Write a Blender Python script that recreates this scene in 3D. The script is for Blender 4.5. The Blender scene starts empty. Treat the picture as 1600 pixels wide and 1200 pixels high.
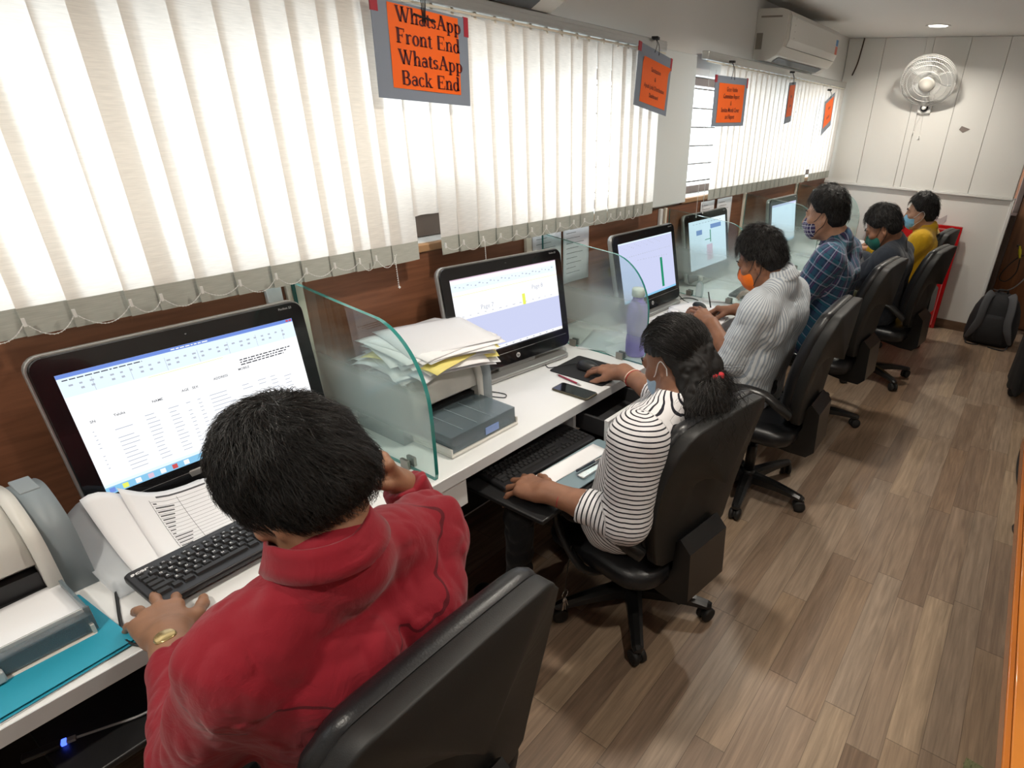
import bpy, bmesh, math, random
import numpy as np
from mathutils import Vector, Matrix
from math import pi, sin, cos, radians as rad

S = bpy.context.scene
COL = S.collection
random.seed(7)
rng = np.random.default_rng(7)

# ------------------------------------------------------------------ camera
cam_data = bpy.data.cameras.new('camera')
cam = bpy.data.objects.new('camera', cam_data)
COL.objects.link(cam)
S.camera = cam
RC = ((0.8335576672685983, 0.5506257735075186, 0.044641604888036146),
      (0.2836667346643374, -0.3572788545685235, -0.8898792073776507),
      (-0.4740409254300785, 0.7544289745413084, -0.4540067437714381))
CAMLOC = (1.8209216, 0.0, 1.72720022)
cam.matrix_world = Matrix(((RC[0][0], -RC[1][0], -RC[2][0], CAMLOC[0]),
                           (RC[0][1], -RC[1][1], -RC[2][1], CAMLOC[1]),
                           (RC[0][2], -RC[1][2], -RC[2][2], CAMLOC[2]),
                           (0, 0, 0, 1)))
cam_data.sensor_fit = 'HORIZONTAL'
cam_data.sensor_width = 36.0
cam_data.lens = 934.12 / 1600 * 36
cam_data.shift_x = (800 - 976) / 1600
cam_data.shift_y = (650.5 - 600) / 1600
cam_data.clip_start = 0.02

# ------------------------------------------------------------------ sky, light, exposure
EXPOSURE = 0.22
SKY = 6.3
PORTAL = True
LAMP_W = 10.5
w = bpy.data.worlds.new('daylight')
S.world = w
w.use_nodes = True
bg = w.node_tree.nodes['Background']
bg.inputs[0].default_value = (0.90, 0.96, 1.03, 1)
bg.inputs[1].default_value = SKY
S.view_settings.view_transform = 'Standard'
S.view_settings.look = 'None'
S.view_settings.exposure = EXPOSURE
S.view_settings.gamma = 1.0
S.view_settings.use_curve_mapping = False
S.cycles.max_bounces = 8
S.cycles.diffuse_bounces = 4
S.cycles.glossy_bounces = 3
S.cycles.transmission_bounces = 6
S.cycles.transparent_max_bounces = 12
S.cycles.sample_clamp_indirect = 6.0
S.cycles.caustics_reflective = False
S.cycles.caustics_refractive = False
S.cycles.use_denoising = True

def area_portal(name, loc, size_y, size_z):
    l = bpy.data.lights.new(name, 'AREA')
    l.shape = 'RECTANGLE'
    l.size = size_z
    l.size_y = size_y
    l.cycles.is_portal = True
    o = bpy.data.objects.new(name, l)
    o.location = loc
    o.rotation_euler = (0, -pi / 2, 0)      # -Z of the lamp looks to +X, into the room
    COL.objects.link(o)

WIN = ((-1.5, 3.02, 1.27, 1.90), (3.40, 6.20, 1.27, 1.93))      # y0, y1, z0, z1 of the two window openings
for y0, y1, z0, z1 in WIN:
    area_portal('window_daylight', (-0.19, (y0 + y1) / 2, (z0 + z1) / 2), y1 - y0, z1 - z0)

LAMPS = [(0.831, 5.69), (0.95, 3.55), (0.95, 1.55), (2.15, 0.9), (0.95, -0.5)]   # recessed downlights over the aisle

# ------------------------------------------------------------------ helpers
def tag(o, label=None, cat=None, group=None, kind=None):
    if label: o['label'] = label
    if cat: o['category'] = cat
    if group: o['group'] = group
    if kind: o['kind'] = kind
    return o

def thing(name, label, cat, loc=(0, 0, 0), rz=0.0, group=None):
    o = bpy.data.objects.new(name, None)
    COL.objects.link(o)
    o.empty_display_size = 0.05
    o.location = loc
    o.rotation_euler = (0, 0, rz)
    return tag(o, label, cat, group)

def copy_tree(o, parent=None):
    c = o.copy()
    COL.objects.link(c)
    if parent is not None: c.parent = parent
    for ch in list(o.children): copy_tree(ch, c)
    return c

_M = {}
def nt_mat(name):
    m = bpy.data.materials.new(name)
    m.use_nodes = True
    n = m.node_tree.nodes
    return m, n, m.node_tree.links, n['Principled BSDF']

def mat(name, col, rough=0.5, metal=0.0, noise=0.0, nscale=8.0, bump=0.0, bscale=60.0, spec=0.5, coat=0.0, emit=0.0, trans=0.0, alpha=1.0, sheen=0.0):
    if name in _M: return _M[name]
    m, n, L, b = nt_mat(name)
    c = (*col, 1) if len(col) == 3 else col
    b.inputs['Base Color'].default_value = c
    b.inputs['Roughness'].default_value = rough
    b.inputs['Metallic'].default_value = metal
    b.inputs['Specular IOR Level'].default_value = spec
    b.inputs['Coat Weight'].default_value = coat
    b.inputs['Transmission Weight'].default_value = trans
    b.inputs['Alpha'].default_value = alpha
    b.inputs['Sheen Weight'].default_value = sheen
    if emit:
        b.inputs['Emission Color'].default_value = c
        b.inputs['Emission Strength'].default_value = emit
    tc = None
    if noise or bump:
        tc = n.new('ShaderNodeTexCoord')
    if noise:
        t = n.new('ShaderNodeTexNoise')
        t.inputs['Scale'].default_value = nscale
        t.inputs['Detail'].default_value = 4
        L.new(tc.outputs['Object'], t.inputs['Vector'])
        mx = n.new('ShaderNodeMix'); mx.data_type = 'RGBA'
        mx.inputs[6].default_value = tuple(x * (1 - noise) for x in c[:3]) + (1,)
        mx.inputs[7].default_value = tuple(min(1, x * (1 + noise)) for x in c[:3]) + (1,)
        L.new(t.outputs['Fac'], mx.inputs[0])
        L.new(mx.outputs[2], b.inputs['Base Color'])
    if bump:
        t = n.new('ShaderNodeTexNoise')
        t.inputs['Scale'].default_value = bscale
        t.inputs['Detail'].default_value = 3
        L.new(tc.outputs['Object'], t.inputs['Vector'])
        bp = n.new('ShaderNodeBump')
        bp.inputs['Strength'].default_value = bump
        bp.inputs['Distance'].default_value = 0.004
        L.new(t.outputs['Fac'], bp.inputs['Height'])
        L.new(bp.outputs['Normal'], b.inputs['Normal'])
    _M[name] = m
    return m

def emis(name, col, s):
    if name in _M: return _M[name]
    m = bpy.data.materials.new(name); m.use_nodes = True
    n = m.node_tree.nodes; L = m.node_tree.links
    n.remove(n['Principled BSDF'])
    e = n.new('ShaderNodeEmission')
    e.inputs[0].default_value = (*col, 1); e.inputs[1].default_value = s
    L.new(e.outputs[0], n['Material Output'].inputs[0])
    _M[name] = m
    return m

class MB:
    """collects shapes and links them as one mesh object"""
    def __init__(s): s.v = []; s.f = []; s.m = []; s.sm = []
    def add(s, vs, fs, mi=0, smooth=False, M=None):
        o = len(s.v)
        if M is not None: vs = [tuple(M @ Vector(v)) for v in vs]
        s.v += [tuple(v) for v in vs]
        for f in fs:
            s.f.append(tuple(i + o for i in f)); s.m.append(mi); s.sm.append(smooth)
        return s
    def box(s, x0, x1, y0, y1, z0, z1, mi=0, bev=0.0, seg=2, M=None):
        if bev <= 0:
            vs = [(x, y, z) for x in (x0, x1) for y in (y0, y1) for z in (z0, z1)]
            fs = [(0, 1, 3, 2), (4, 6, 7, 5), (0, 4, 5, 1), (2, 3, 7, 6), (0, 2, 6, 4), (1, 5, 7, 3)]
            return s.add(vs, fs, mi, False, M)
        bm = bmesh.new()
        bmesh.ops.create_cube(bm, size=1)
        for v in bm.verts:
            v.co = Vector(((x0 + x1) / 2 + v.co.x * (x1 - x0), (y0 + y1) / 2 + v.co.y * (y1 - y0), (z0 + z1) / 2 + v.co.z * (z1 - z0)))
        bmesh.ops.bevel(bm, geom=bm.edges[:] + bm.verts[:], offset=min(bev, .49 * min(x1 - x0, y1 - y0, z1 - z0)), segments=seg, affect='EDGES', profile=0.5)
        bm.verts.index_update()
        bm.normal_update()
        flat = [max(abs(c) for c in f.normal) > .9995 for f in bm.faces]
        s.add([v.co[:] for v in bm.verts], [[v.index for v in f.verts] for f in bm.faces], mi, True, M)
        for i, q in enumerate(flat):
            if q: s.sm[len(s.sm) - len(flat) + i] = False
        bm.free()
        return s
    def prism(s, pts, z0, z1, mi=0, M=None, smooth=False):
        n = len(pts)
        vs = [(p[0], p[1], z0) for p in pts] + [(p[0], p[1], z1) for p in pts]
        fs = [tuple(range(n - 1, -1, -1)), tuple(range(n, 2 * n))]
        s.add(vs, fs, mi, False, M)
        o = len(s.v) - 2 * n
        for i in range(n):
            j = (i + 1) % n
            s.f.append((o + i, o + j, o + n + j, o + n + i)); s.m.append(mi); s.sm.append(smooth)
        return s
    def rings(s, rings, mi=0, smooth=True, cap=True, closed=True, M=None):
        n = len(rings[0]); vs = [p for r in rings for p in r]; fs = []
        for a in range(len(rings) - 1):
            for i in range(n if closed else n - 1):
                j = (i + 1) % n
                fs.append((a * n + i, a * n + j, (a + 1) * n + j, (a + 1) * n + i))
        if cap and closed:
            fs.append(tuple(range(n - 1, -1, -1)))
            fs.append(tuple((len(rings) - 1) * n + i for i in range(n)))
        s.add(vs, fs, mi, smooth, M)
        if cap and closed: s.sm[-1] = s.sm[-2] = False
        return s
    def lathe(s, prof, n=24, mi=0, M=None, cap=True):
        return s.rings([[(r * cos(2 * pi * i / n), r * sin(2 * pi * i / n), z) for i in range(n)] for r, z in prof], mi, True, cap, True, M)
    def tube(s, pts, r, n=8, mi=0, M=None, flat=1.0, up=None):
        pts = [Vector(p) for p in pts]; R = []
        pu = None
        for i, p in enumerate(pts):
            t = (pts[min(i + 1, len(pts) - 1)] - pts[max(i - 1, 0)]).normalized()
            if pu is None:
                u = Vector(up) if up else (Vector((0, 0, 1)) if abs(t.z) < .9 else Vector((1, 0, 0)))
            else: u = pu
            a = t.cross(u).normalized(); u = a.cross(t).normalized(); pu = u
            rr = r[i] if hasattr(r, '__len__') else r
            R.append([p + a * (rr * cos(2 * pi * k / n)) + u * (rr * flat * sin(2 * pi * k / n)) for k in range(n)])
        return s.rings(R, mi, True, True, True, M)
    def build(s, name, mats, parent=None):
        me = bpy.data.meshes.new(name)
        me.from_pydata(s.v, [], s.f)
        for m in (mats if isinstance(mats, (list, tuple)) else [mats]): me.materials.append(m)
        me.polygons.foreach_set('material_index', s.m)
        me.polygons.foreach_set('use_smooth', s.sm)
        bm = bmesh.new(); bm.from_mesh(me); bmesh.ops.recalc_face_normals(bm, faces=bm.faces); bm.to_mesh(me); bm.free()
        me.update()
        o = bpy.data.objects.new(name, me)
        COL.objects.link(o)
        if parent is not None: o.parent = parent
        return o

def spline(P, n=8):
    """Catmull-Rom through the points"""
    P = [Vector(p) for p in P]; out = []
    for i in range(len(P) - 1):
        a, b, c, d = P[max(i - 1, 0)], P[i], P[i + 1], P[min(i + 2, len(P) - 1)]
        for k in range(n):
            t = k / n
            out.append(.5 * ((2 * b) + (c - a) * t + (2 * a - 5 * b + 4 * c - d) * t * t + (3 * b - a - 3 * c + d) * t ** 3))
    out.append(P[-1])
    return out

def rrect(w, h, r, n=6, cx=0, cy=0):
    """rounded rectangle outline"""
    out = []
    for sx, sy, a0 in ((1, 1, 0), (-1, 1, pi / 2), (-1, -1, pi), (1, -1, 3 * pi / 2)):
        for i in range(n + 1):
            a = a0 + pi / 2 * i / n
            out.append((cx + sx * (w / 2 - r) + r * cos(a), cy + sy * (h / 2 - r) + r * sin(a)))
    return out

def frame_M(o, x, y, z):
    """matrix with the given origin and axes"""
    return Matrix(((x[0], y[0], z[0], o[0]), (x[1], y[1], z[1], o[1]), (x[2], y[2], z[2], o[2]), (0, 0, 0, 1)))

def text_obj(body, size, m, parent, M, name='lettering', align='CENTER', thick=0.0, shear=0.0, space=1.0, xs=1.0, ext=0.0003):
    """flat built-in-font lettering turned into a mesh"""
    cu = bpy.data.curves.new(name, 'FONT')
    cu.body = body; cu.size = size; cu.align_x = align; cu.align_y = 'CENTER'; cu.offset = thick; cu.shear = shear
    cu.space_character = space; cu.extrude = ext; cu.resolution_u = 3
    o = bpy.data.objects.new(name, cu)
    COL.objects.link(o)
    dg = bpy.context.evaluated_depsgraph_get()
    me = bpy.data.meshes.new_from_object(o.evaluated_get(dg))
    bpy.data.objects.remove(o)
    bpy.data.curves.remove(cu)
    me.materials.clear(); me.materials.append(m)
    me.transform(M @ Matrix.Diagonal((xs, 1, 1, 1)))
    o = bpy.data.objects.new(name, me)
    COL.objects.link(o)
    if parent is not None: o.parent = parent
    return o
# ------------------------------------------------------------------ the room
XR, YN, YF, HC = 3.3, -1.7, 6.375, 2.4

def floor_material():
    m, n, L, b = nt_mat('strip_laminate')
    tc = n.new('ShaderNodeTexCoord')
    sx = n.new('ShaderNodeSeparateXYZ'); L.new(tc.outputs['Object'], sx.inputs[0])
    def mth(op, a, bb=None, c=None):
        k = n.new('ShaderNodeMath'); k.operation = op
        for i, v in enumerate((a, bb, c)):
            if v is None: continue
            if isinstance(v, (int, float)): k.inputs[i].default_value = v
            else: L.new(v, k.inputs[i])
        return k.outputs[0]
    W, LEN = 0.100, 0.78
    rx = mth('DIVIDE', sx.outputs[0], W); row = mth('FLOOR', rx)
    wn = n.new('ShaderNodeTexWhiteNoise'); wn.noise_dimensions = '1D'; L.new(row, wn.inputs['W'])
    ry = mth('ADD', mth('DIVIDE', sx.outputs[1], LEN), mth('MULTIPLY', wn.outputs['Value'], 7.3)); colm = mth('FLOOR', ry)
    cv = n.new('ShaderNodeCombineXYZ'); L.new(row, cv.inputs[0]); L.new(colm, cv.inputs[1])
    w2 = n.new('ShaderNodeTexWhiteNoise'); w2.noise_dimensions = '2D'; L.new(cv.outputs[0], w2.inputs['Vector'])
    ramp = n.new('ShaderNodeValToRGB'); L.new(w2.outputs['Value'], ramp.inputs[0])
    e = ramp.color_ramp.elements
    e[0].position = 0; e[0].color = (0.215, 0.145, 0.098, 1)
    e[1].position = 1; e[1].color = (0.410, 0.305, 0.210, 1)
    for p, c in ((.25, (0.315, 0.226, 0.160, 1)), (.5, (0.365, 0.278, 0.205, 1)), (.75, (0.275, 0.180, 0.115, 1))):
        x = e.new(p); x.color = c
    # grain: noise stretched along the strip, shifted per strip
    off = n.new('ShaderNodeVectorMath'); off.operation = 'MULTIPLY_ADD'
    L.new(w2.outputs['Color'], off.inputs[0]); off.inputs[1].default_value = (9, 9, 9)
    mp = n.new('ShaderNodeMapping'); mp.inputs['Scale'].default_value = (70, 3.2, 1); L.new(tc.outputs['Object'], mp.inputs[0])
    L.new(mp.outputs[0], off.inputs[2])
    g = n.new('ShaderNodeTexNoise'); g.inputs['Scale'].default_value = 1.0; g.inputs['Detail'].default_value = 6; g.inputs['Roughness'].default_value = .65; g.inputs['Distortion'].default_value = .6
    L.new(off.outputs[0], g.inputs['Vector'])
    gr = n.new('ShaderNodeMapRange'); gr.inputs[1].default_value = .33; gr.inputs[2].default_value = .68; gr.inputs[3].default_value = .72; gr.inputs[4].default_value = 1.18
    L.new(g.outputs['Fac'], gr.inputs[0])
    # broad cathedral figure
    mp2 = n.new('ShaderNodeMapping'); mp2.inputs['Scale'].default_value = (11, 1.1, 1); L.new(tc.outputs['Object'], mp2.inputs[0])
    o2 = n.new('ShaderNodeVectorMath'); o2.operation = 'MULTIPLY_ADD'; L.new(w2.outputs['Color'], o2.inputs[0]); o2.inputs[1].default_value = (5, 5, 5); L.new(mp2.outputs[0], o2.inputs[2])
    g2 = n.new('ShaderNodeTexNoise'); g2.inputs['Scale'].default_value = 1.0; g2.inputs['Detail'].default_value = 2; L.new(o2.outputs[0], g2.inputs['Vector'])
    rg = mth('SINE', mth('MULTIPLY', g2.outputs['Fac'], 42.0))
    rg2 = n.new('ShaderNodeMapRange'); rg2.inputs[1].default_value = -1; rg2.inputs[2].default_value = 1; rg2.inputs[3].default_value = .92; rg2.inputs[4].default_value = 1.05; L.new(rg, rg2.inputs[0])
    k = mth('MULTIPLY', gr.outputs[0], rg2.outputs[0])
    # joints
    fx = mth('FRACT', rx); fy = mth('FRACT', ry)
    jx = mth('LESS_THAN', fx, .018); jy = mth('LESS_THAN', fy, .004)
    j = mth('SUBTRACT', 1.0, mth('MULTIPLY', mth('MAXIMUM', jx, jy), .45))
    k = mth('MULTIPLY', k, j)
    mx = n.new('ShaderNodeVectorMath'); mx.operation = 'SCALE'; L.new(ramp.outputs[0], mx.inputs[0]); L.new(k, mx.inputs['Scale'])
    L.new(mx.outputs[0], b.inputs['Base Color'])
    b.inputs['Roughness'].default_value = .38
    b.inputs['Specular IOR Level'].default_value = .45
    bp = n.new('ShaderNodeBump'); bp.inputs['Strength'].default_value = .12; bp.inputs['Distance'].default_value = .002
    L.new(k, bp.inputs['Height']); L.new(bp.outputs[0], b.inputs['Normal'])
    return m

def wood_material(name, c0, c1, scale=(3, 3, 40), rough=.4, coat=0.0):
    m, n, L, b = nt_mat(name)
    tc = n.new('ShaderNodeTexCoord'); mp = n.new('ShaderNodeMapping'); mp.inputs['Scale'].default_value = scale
    L.new(tc.outputs['Object'], mp.inputs[0])
    t = n.new('ShaderNodeTexNoise'); t.inputs['Scale'].default_value = 1; t.inputs['Detail'].default_value = 6; t.inputs['Distortion'].default_value = .4
    L.new(mp.outputs[0], t.inputs['Vector'])
    r = n.new('ShaderNodeValToRGB'); r.color_ramp.elements[0].position = .3; r.color_ramp.elements[1].position = .72
    r.color_ramp.elements[0].color = (*c0, 1); r.color_ramp.elements[1].color = (*c1, 1)
    L.new(t.outputs['Fac'], r.inputs[0]); L.new(r.outputs[0], b.inputs['Base Color'])
    b.inputs['Roughness'].default_value = rough; b.inputs['Coat Weight'].default_value = coat
    return m

M_wall = mat('wall_paint', (.79, .785, .755), .55, noise=.03, nscale=2.0)
M_pillar = mat('pillar_paint', (.76, .80, .79), .5, noise=.02, nscale=3)
M_ceil = mat('ceiling_paint', (.80, .79, .76), .8)
M_brown = wood_material('brown_laminate', (.155, .058, .027), (.240, .096, .046), (6, 4, 60), .5)
M_under_shade = mat('under_desk_shade', (.022, .018, .016), .7)  # shade under the desk put into the near-black panel colour
M_door = wood_material('door_veneer', (.13, .045, .016), (.24, .095, .035), (30, 30, 2.5), .35, .2)
M_dkwood = wood_material('dark_frame_wood', (.035, .02, .014), (.06, .034, .022), (30, 30, 3), .4)
M_base = wood_material('baseboard_wood', (.11, .062, .036), (.17, .10, .06), (3, 20, 30), .4)
M_white_lam = mat('white_laminate', (.80, .81, .81), .28, noise=.015, nscale=5, spec=.5)
M_edge = mat('laminate_edge', (.60, .61, .62), .35, noise=.05, nscale=20)
M_alu = mat('aluminium', (.62, .63, .62), .35, metal=.9)
M_cream = mat('cream_plastic', (.78, .72, .60), .4)
M_wht = mat('white_plastic', (.78, .78, .76), .35)
M_blk = mat('black_plastic', (.012, .012, .013), .42)
M_blkgloss = mat('glossy_black', (.006, .006, .007), .08, coat=.4)
M_rubber = mat('black_rubber', (.010, .010, .010), .6)
M_chrome = mat('chrome', (.8, .8, .8), .15, metal=1.0)
M_bframe = mat('brown_window_frame', (.16, .11, .09), .45, metal=.3)

def struct(name, mb, m, parent=None):
    o = mb.build(name, m, parent)
    if parent is None: o['kind'] = 'structure'
    return o

struct('floor', MB().box(-.2, XR, YN, 7.0, -.06, 0), floor_material())
struct('ceiling', MB().box(-.2, XR, YN, 7.0, HC, HC + .06), M_ceil)
# window wall with its two openings
wl = MB()
(a0, a1, az0, az1), (b0, b1, bz0, bz1) = WIN
wl.box(-.2, 0, YN, YF + .1, 0, az0)
wl.box(-.2, 0, YN, YF + .1, bz1, HC)
wl.box(-.2, 0, YN, a0, az0, bz1)
wl.box(-.2, 0, a1, b0, az0, bz1)
wl.box(-.2, 0, b1, YF + .1, az0, bz1)
wl.box(-.2, 0, a0, a1, az1, bz1)
struct('wall_left', wl, M_wall)
struct('trim_1', MB().box(0, .03, a1 + .0, b0 + .02, az0 - .02, 2.02, bev=.004), M_pillar)       # pale pilaster between the windows
struct('trim_2', MB().box(0, .012, YN, YF - .001, .755, 1.238), M_brown)                     # brown laminate dado over the desk
struct('trim_3', MB().box(0, .012, YN, YF - .001, .02, .70), M_under_shade)
struct('trim_4', MB().box(-.2, .02, a0, a1, az0 - .03, az0 - .002, bev=.004), mat('sill_wood', (.42, .24, .12), .5))
struct('trim_5', MB().box(-.2, .02, b0, b1, bz0 - .03, bz0 - .002, bev=.004), mat('sill_wood', (.42, .24, .12), .5))
for i, (y, wd, m) in enumerate(((.865, .045, M_pillar), (.925, .05, M_cream), (1.985, .035, M_cream), (3.13, .03, M_wht), (3.19, .02, M_cream), (4.35, .03, M_cream), (5.49, .03, M_cream))):
    struct(f'trim_{6 + i}', MB().box(.0125, .03, y, y + wd, .755, 1.236, bev=.003), m)         # vertical trunking strips on the dado
# end wall with tall panels above a ledge
struct('wall_back', MB().box(-.2, 1.64, YF, YF + .14, 0, HC), M_wall)
gx = [0.002, .318, .655, .715, .997, 1.285, 1.638]
for i in range(len(gx) - 1):
    struct(f'trim_{13 + i}', MB().box(gx[i] + .0015, gx[i + 1] - .0015, YF - .012, YF - .0005, 1.215, HC - .002, bev=.0015, seg=1), M_wall)
struct('trim_20', MB().box(.0, 1.64, YF - .028, YF - .0005, 1.192, 1.214, bev=.004), M_wht)     # ledge across the end wall
struct('trim_21', MB().box(1.632, 1.656, YF - .02, YF + .15, 0, 1.2, bev=.003), M_wht)
struct('baseboard_back', MB().box(.0, 1.64, YF - .016, YF - .0005, 0, .085, bev=.004), M_base)
struct('wall_right', MB().box(XR, XR + .1, YN, 7.0, 0, HC), M_wall)
struct('wall_front', MB().box(-.2, XR, YN - .1, YN, 0, HC), M_wall)
struct('wall_recess', MB().box(1.5, XR, 6.86, 7.0, 0, HC), M_door)
d1 = struct('door_1', MB().box(1.70, 2.55, 6.80, 6.845, .012, 2.1, bev=.004), M_door)
fr = MB().box(1.652, 1.70, 6.775, 6.86, 0, 2.15, bev=.004).box(2.55, 2.60, 6.775, 6.86, 0, 2.15, bev=.004).box(1.70, 2.55, 6.775, 6.86, 2.1, 2.15, bev=.004)
fr.build('door_frame', M_dkwood, d1)
MB().lathe([(.0, 0), (.024, .001), (.026, .012), (.014, .02), (.012, .035), (.024, .045), (.027, .06), (.018, .07), (0, .072)], 20, M=Matrix.Translation((2.47, 6.80, 1.0)) @ Matrix.Rotation(pi / 2, 4, 'X')).build('door_handle', M_chrome, d1)
struct('trim_22', MB().box(1.642, 1.70, 6.52, 6.775, 0, 1.06, bev=.003), M_dkwood)            # dark cheek beside the end wall

# windows: frame, glass, grille
M_glass_win = bpy.data.materials.new('window_glass'); M_glass_win.use_nodes = True
_n = M_glass_win.node_tree.nodes; _L = M_glass_win.node_tree.links; _n.remove(_n['Principled BSDF'])
_t = _n.new('ShaderNodeBsdfTransparent'); _t.inputs[0].default_value = (.94, .97, .97, 1)
_g = _n.new('ShaderNodeBsdfGlossy'); _g.inputs['Roughness'].default_value = .02
_f = _n.new('ShaderNodeValue'); _f.outputs[0].default_value = .05
_x = _n.new('ShaderNodeMixShader'); _L.new(_f.outputs[0], _x.inputs[0]); _L.new(_t.outputs[0], _x.inputs[1]); _L.new(_g.outputs[0], _x.inputs[2])
_L.new(_x.outputs[0], _n['Material Output'].inputs[0])

def window(i, y0, y1, z0, z1, npane, bars):
    f = MB(); t = .045
    f.box(-.15, -.09, y0, y1, z0, z0 + t, bev=.004); f.box(-.15, -.09, y0, y1, z1 - t, z1, bev=.004)
    for k in range(npane + 1):
        y = y0 + (y1 - y0) * k / npane
        ya, yb = max(y0, y - t / 2), min(y1, y + t / 2)
        if k == 0: yb = y0 + t
        if k == npane: ya = y1 - t
        f.box(-.148, -.092, ya, yb, z0 + t - .002, z1 - t + .002, bev=.004)
    o = f.build(f'window_{i}', M_bframe); o['kind'] = 'structure'
    for k in range(npane):
        ya = y0 + (y1 - y0) * k / npane + t * .6; yb = y0 + (y1 - y0) * (k + 1) / npane - t * .6
        MB().box(-.124, -.118, ya, yb, z0 + t, z1 - t).build('pane', M_glass_win, o)
    g = MB()
    for k in range(bars):
        z = z0 + (z1 - z0) * (k + .5) / bars
        g.tube([(-.172, y0, z), (-.172, y1, z)], .006, 6)
    g.build('grille', M_bframe, o)
    return o
window(1, *WIN[0], 4, 5)
window(2, *WIN[1], 3, 6)
# brown vent panel seen through the torn slat: frame cross rails of the sash
mb = MB().box(-.088, -.076, 1.25, 1.75, 1.272, 1.50, bev=.003)
o = mb.build('window_vent_panel', mat('vent_brown', (.13, .095, .075), .5)); o['kind'] = 'structure'
MB().box(-.0758, -.066, 1.25, 1.75, 1.352, 1.364, bev=.002).build('vent_rail', mat('vent_rail_metal', (.35, .30, .27), .35, metal=.6), o)

# ------------------------------------------------------------------ ceiling downlights
M_lampface = emis('lamp_face', (1.0, .93, .82), 14.0)
def downlight(x, y, first=[None]):
    if first[0] is None:
        t = thing('downlight', 'round recessed downlight glowing in the ceiling before the end wall', 'ceiling light', (x, y, HC), 0)
        MB().lathe([(.062, .0), (.066, -.002), (.084, -.006), (.088, -.003), (.088, 0)], 32).build('trim_ring', M_wht, t)
        MB().lathe([(0.0, -.0030), (.064, -.0030), (.064, -.001), (0, -.001)], 32).build('diffuser', M_lampface, t)
        first[0] = t
    else:
        t = copy_tree(first[0]); t.location = (x, y, HC); t['label'] = 'round recessed downlight in the ceiling over the aisle'; t['group'] = 'downlights over the aisle'
    l = bpy.data.lights.new('downlight_lamp', 'AREA'); l.shape = 'DISK'; l.size = .12; l.energy = LAMP_W; l.color = (1.0, .925, .81); l.spread = rad(150)
    lo = bpy.data.objects.new('downlight_lamp', l); lo.location = (x, y, HC - .012); COL.objects.link(lo)
for x, y in LAMPS: downlight(x, y)
# ------------------------------------------------------------------ vertical blinds
def slat_material(name, tr, col):
    m = bpy.data.materials.new(name); m.use_nodes = True
    n = m.node_tree.nodes; L = m.node_tree.links; n.remove(n['Principled BSDF'])
    tc = n.new('ShaderNodeTexCoord'); mp = n.new('ShaderNodeMapping'); mp.inputs['Scale'].default_value = (25, 25, 420); L.new(tc.outputs['Object'], mp.inputs[0])
    t = n.new('ShaderNodeTexNoise'); t.inputs['Scale'].default_value = 1; t.inputs['Detail'].default_value = 3; L.new(mp.outputs[0], t.inputs['Vector'])
    r = n.new('ShaderNodeValToRGB'); r.color_ramp.elements[0].position = .3; r.color_ramp.elements[1].position = .7
    r.color_ramp.elements[0].color = (*[c * .86 for c in col], 1); r.color_ramp.elements[1].color = (*col, 1)
    L.new(t.outputs['Fac'], r.inputs[0])
    d = n.new('ShaderNodeBsdfDiffuse'); q = n.new('ShaderNodeBsdfTranslucent'); x = n.new('ShaderNodeMixShader'); x.inputs[0].default_value = tr
    L.new(r.outputs[0], d.inputs[0]); tn = n.new('ShaderNodeMix'); tn.data_type = 'RGBA'; tn.blend_type = 'MULTIPLY'; tn.inputs[0].default_value = 1; L.new(r.outputs[0], tn.inputs[6]); tn.inputs[7].default_value = (1.0, .93, .86, 1); L.new(tn.outputs[2], q.inputs[0])
    L.new(d.outputs[0], x.inputs[1]); L.new(q.outputs[0], x.inputs[2]); L.new(x.outputs[0], n['Material Output'].inputs[0])
    return m
M_slat = slat_material('slat_fabric', .42, (.90, .88, .85))
M_hem = slat_material('slat_hem', .03, (.50, .51, .46))

def slat_mesh(wd, zb, zt, hem=True, torn=False):
    mb = MB(); r = random.Random(int(zb * 1e5) + int(wd * 1e4))
    nz = 9
    zs = [zb, zb + .062] if hem else [zb]
    zs += [zs[-1] + (zt - zs[-1]) * k / nz for k in range(1, nz + 1)]
    ys = [0, .25, .5, .75, 1]
    vs = []
    for z in zs:
        for y in ys:
            zz = z
            if torn and z == zb: zz = z + r.uniform(-.004, .004)
            vs.append((.002 * sin(pi * y), (y) * wd, zz))
    n = len(ys)
    for a in range(len(zs) - 1):
        fs = [(a * n + i, a * n + i + 1, (a + 1) * n + i + 1, (a + 1) * n + i) for i in range(n - 1)]
        mb.add(vs if a == 0 else [], [], 0)
        for f in fs: mb.f.append(f); mb.m.append(1 if hem and a == 0 else 0); mb.sm.append(True)
    return mb

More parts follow.
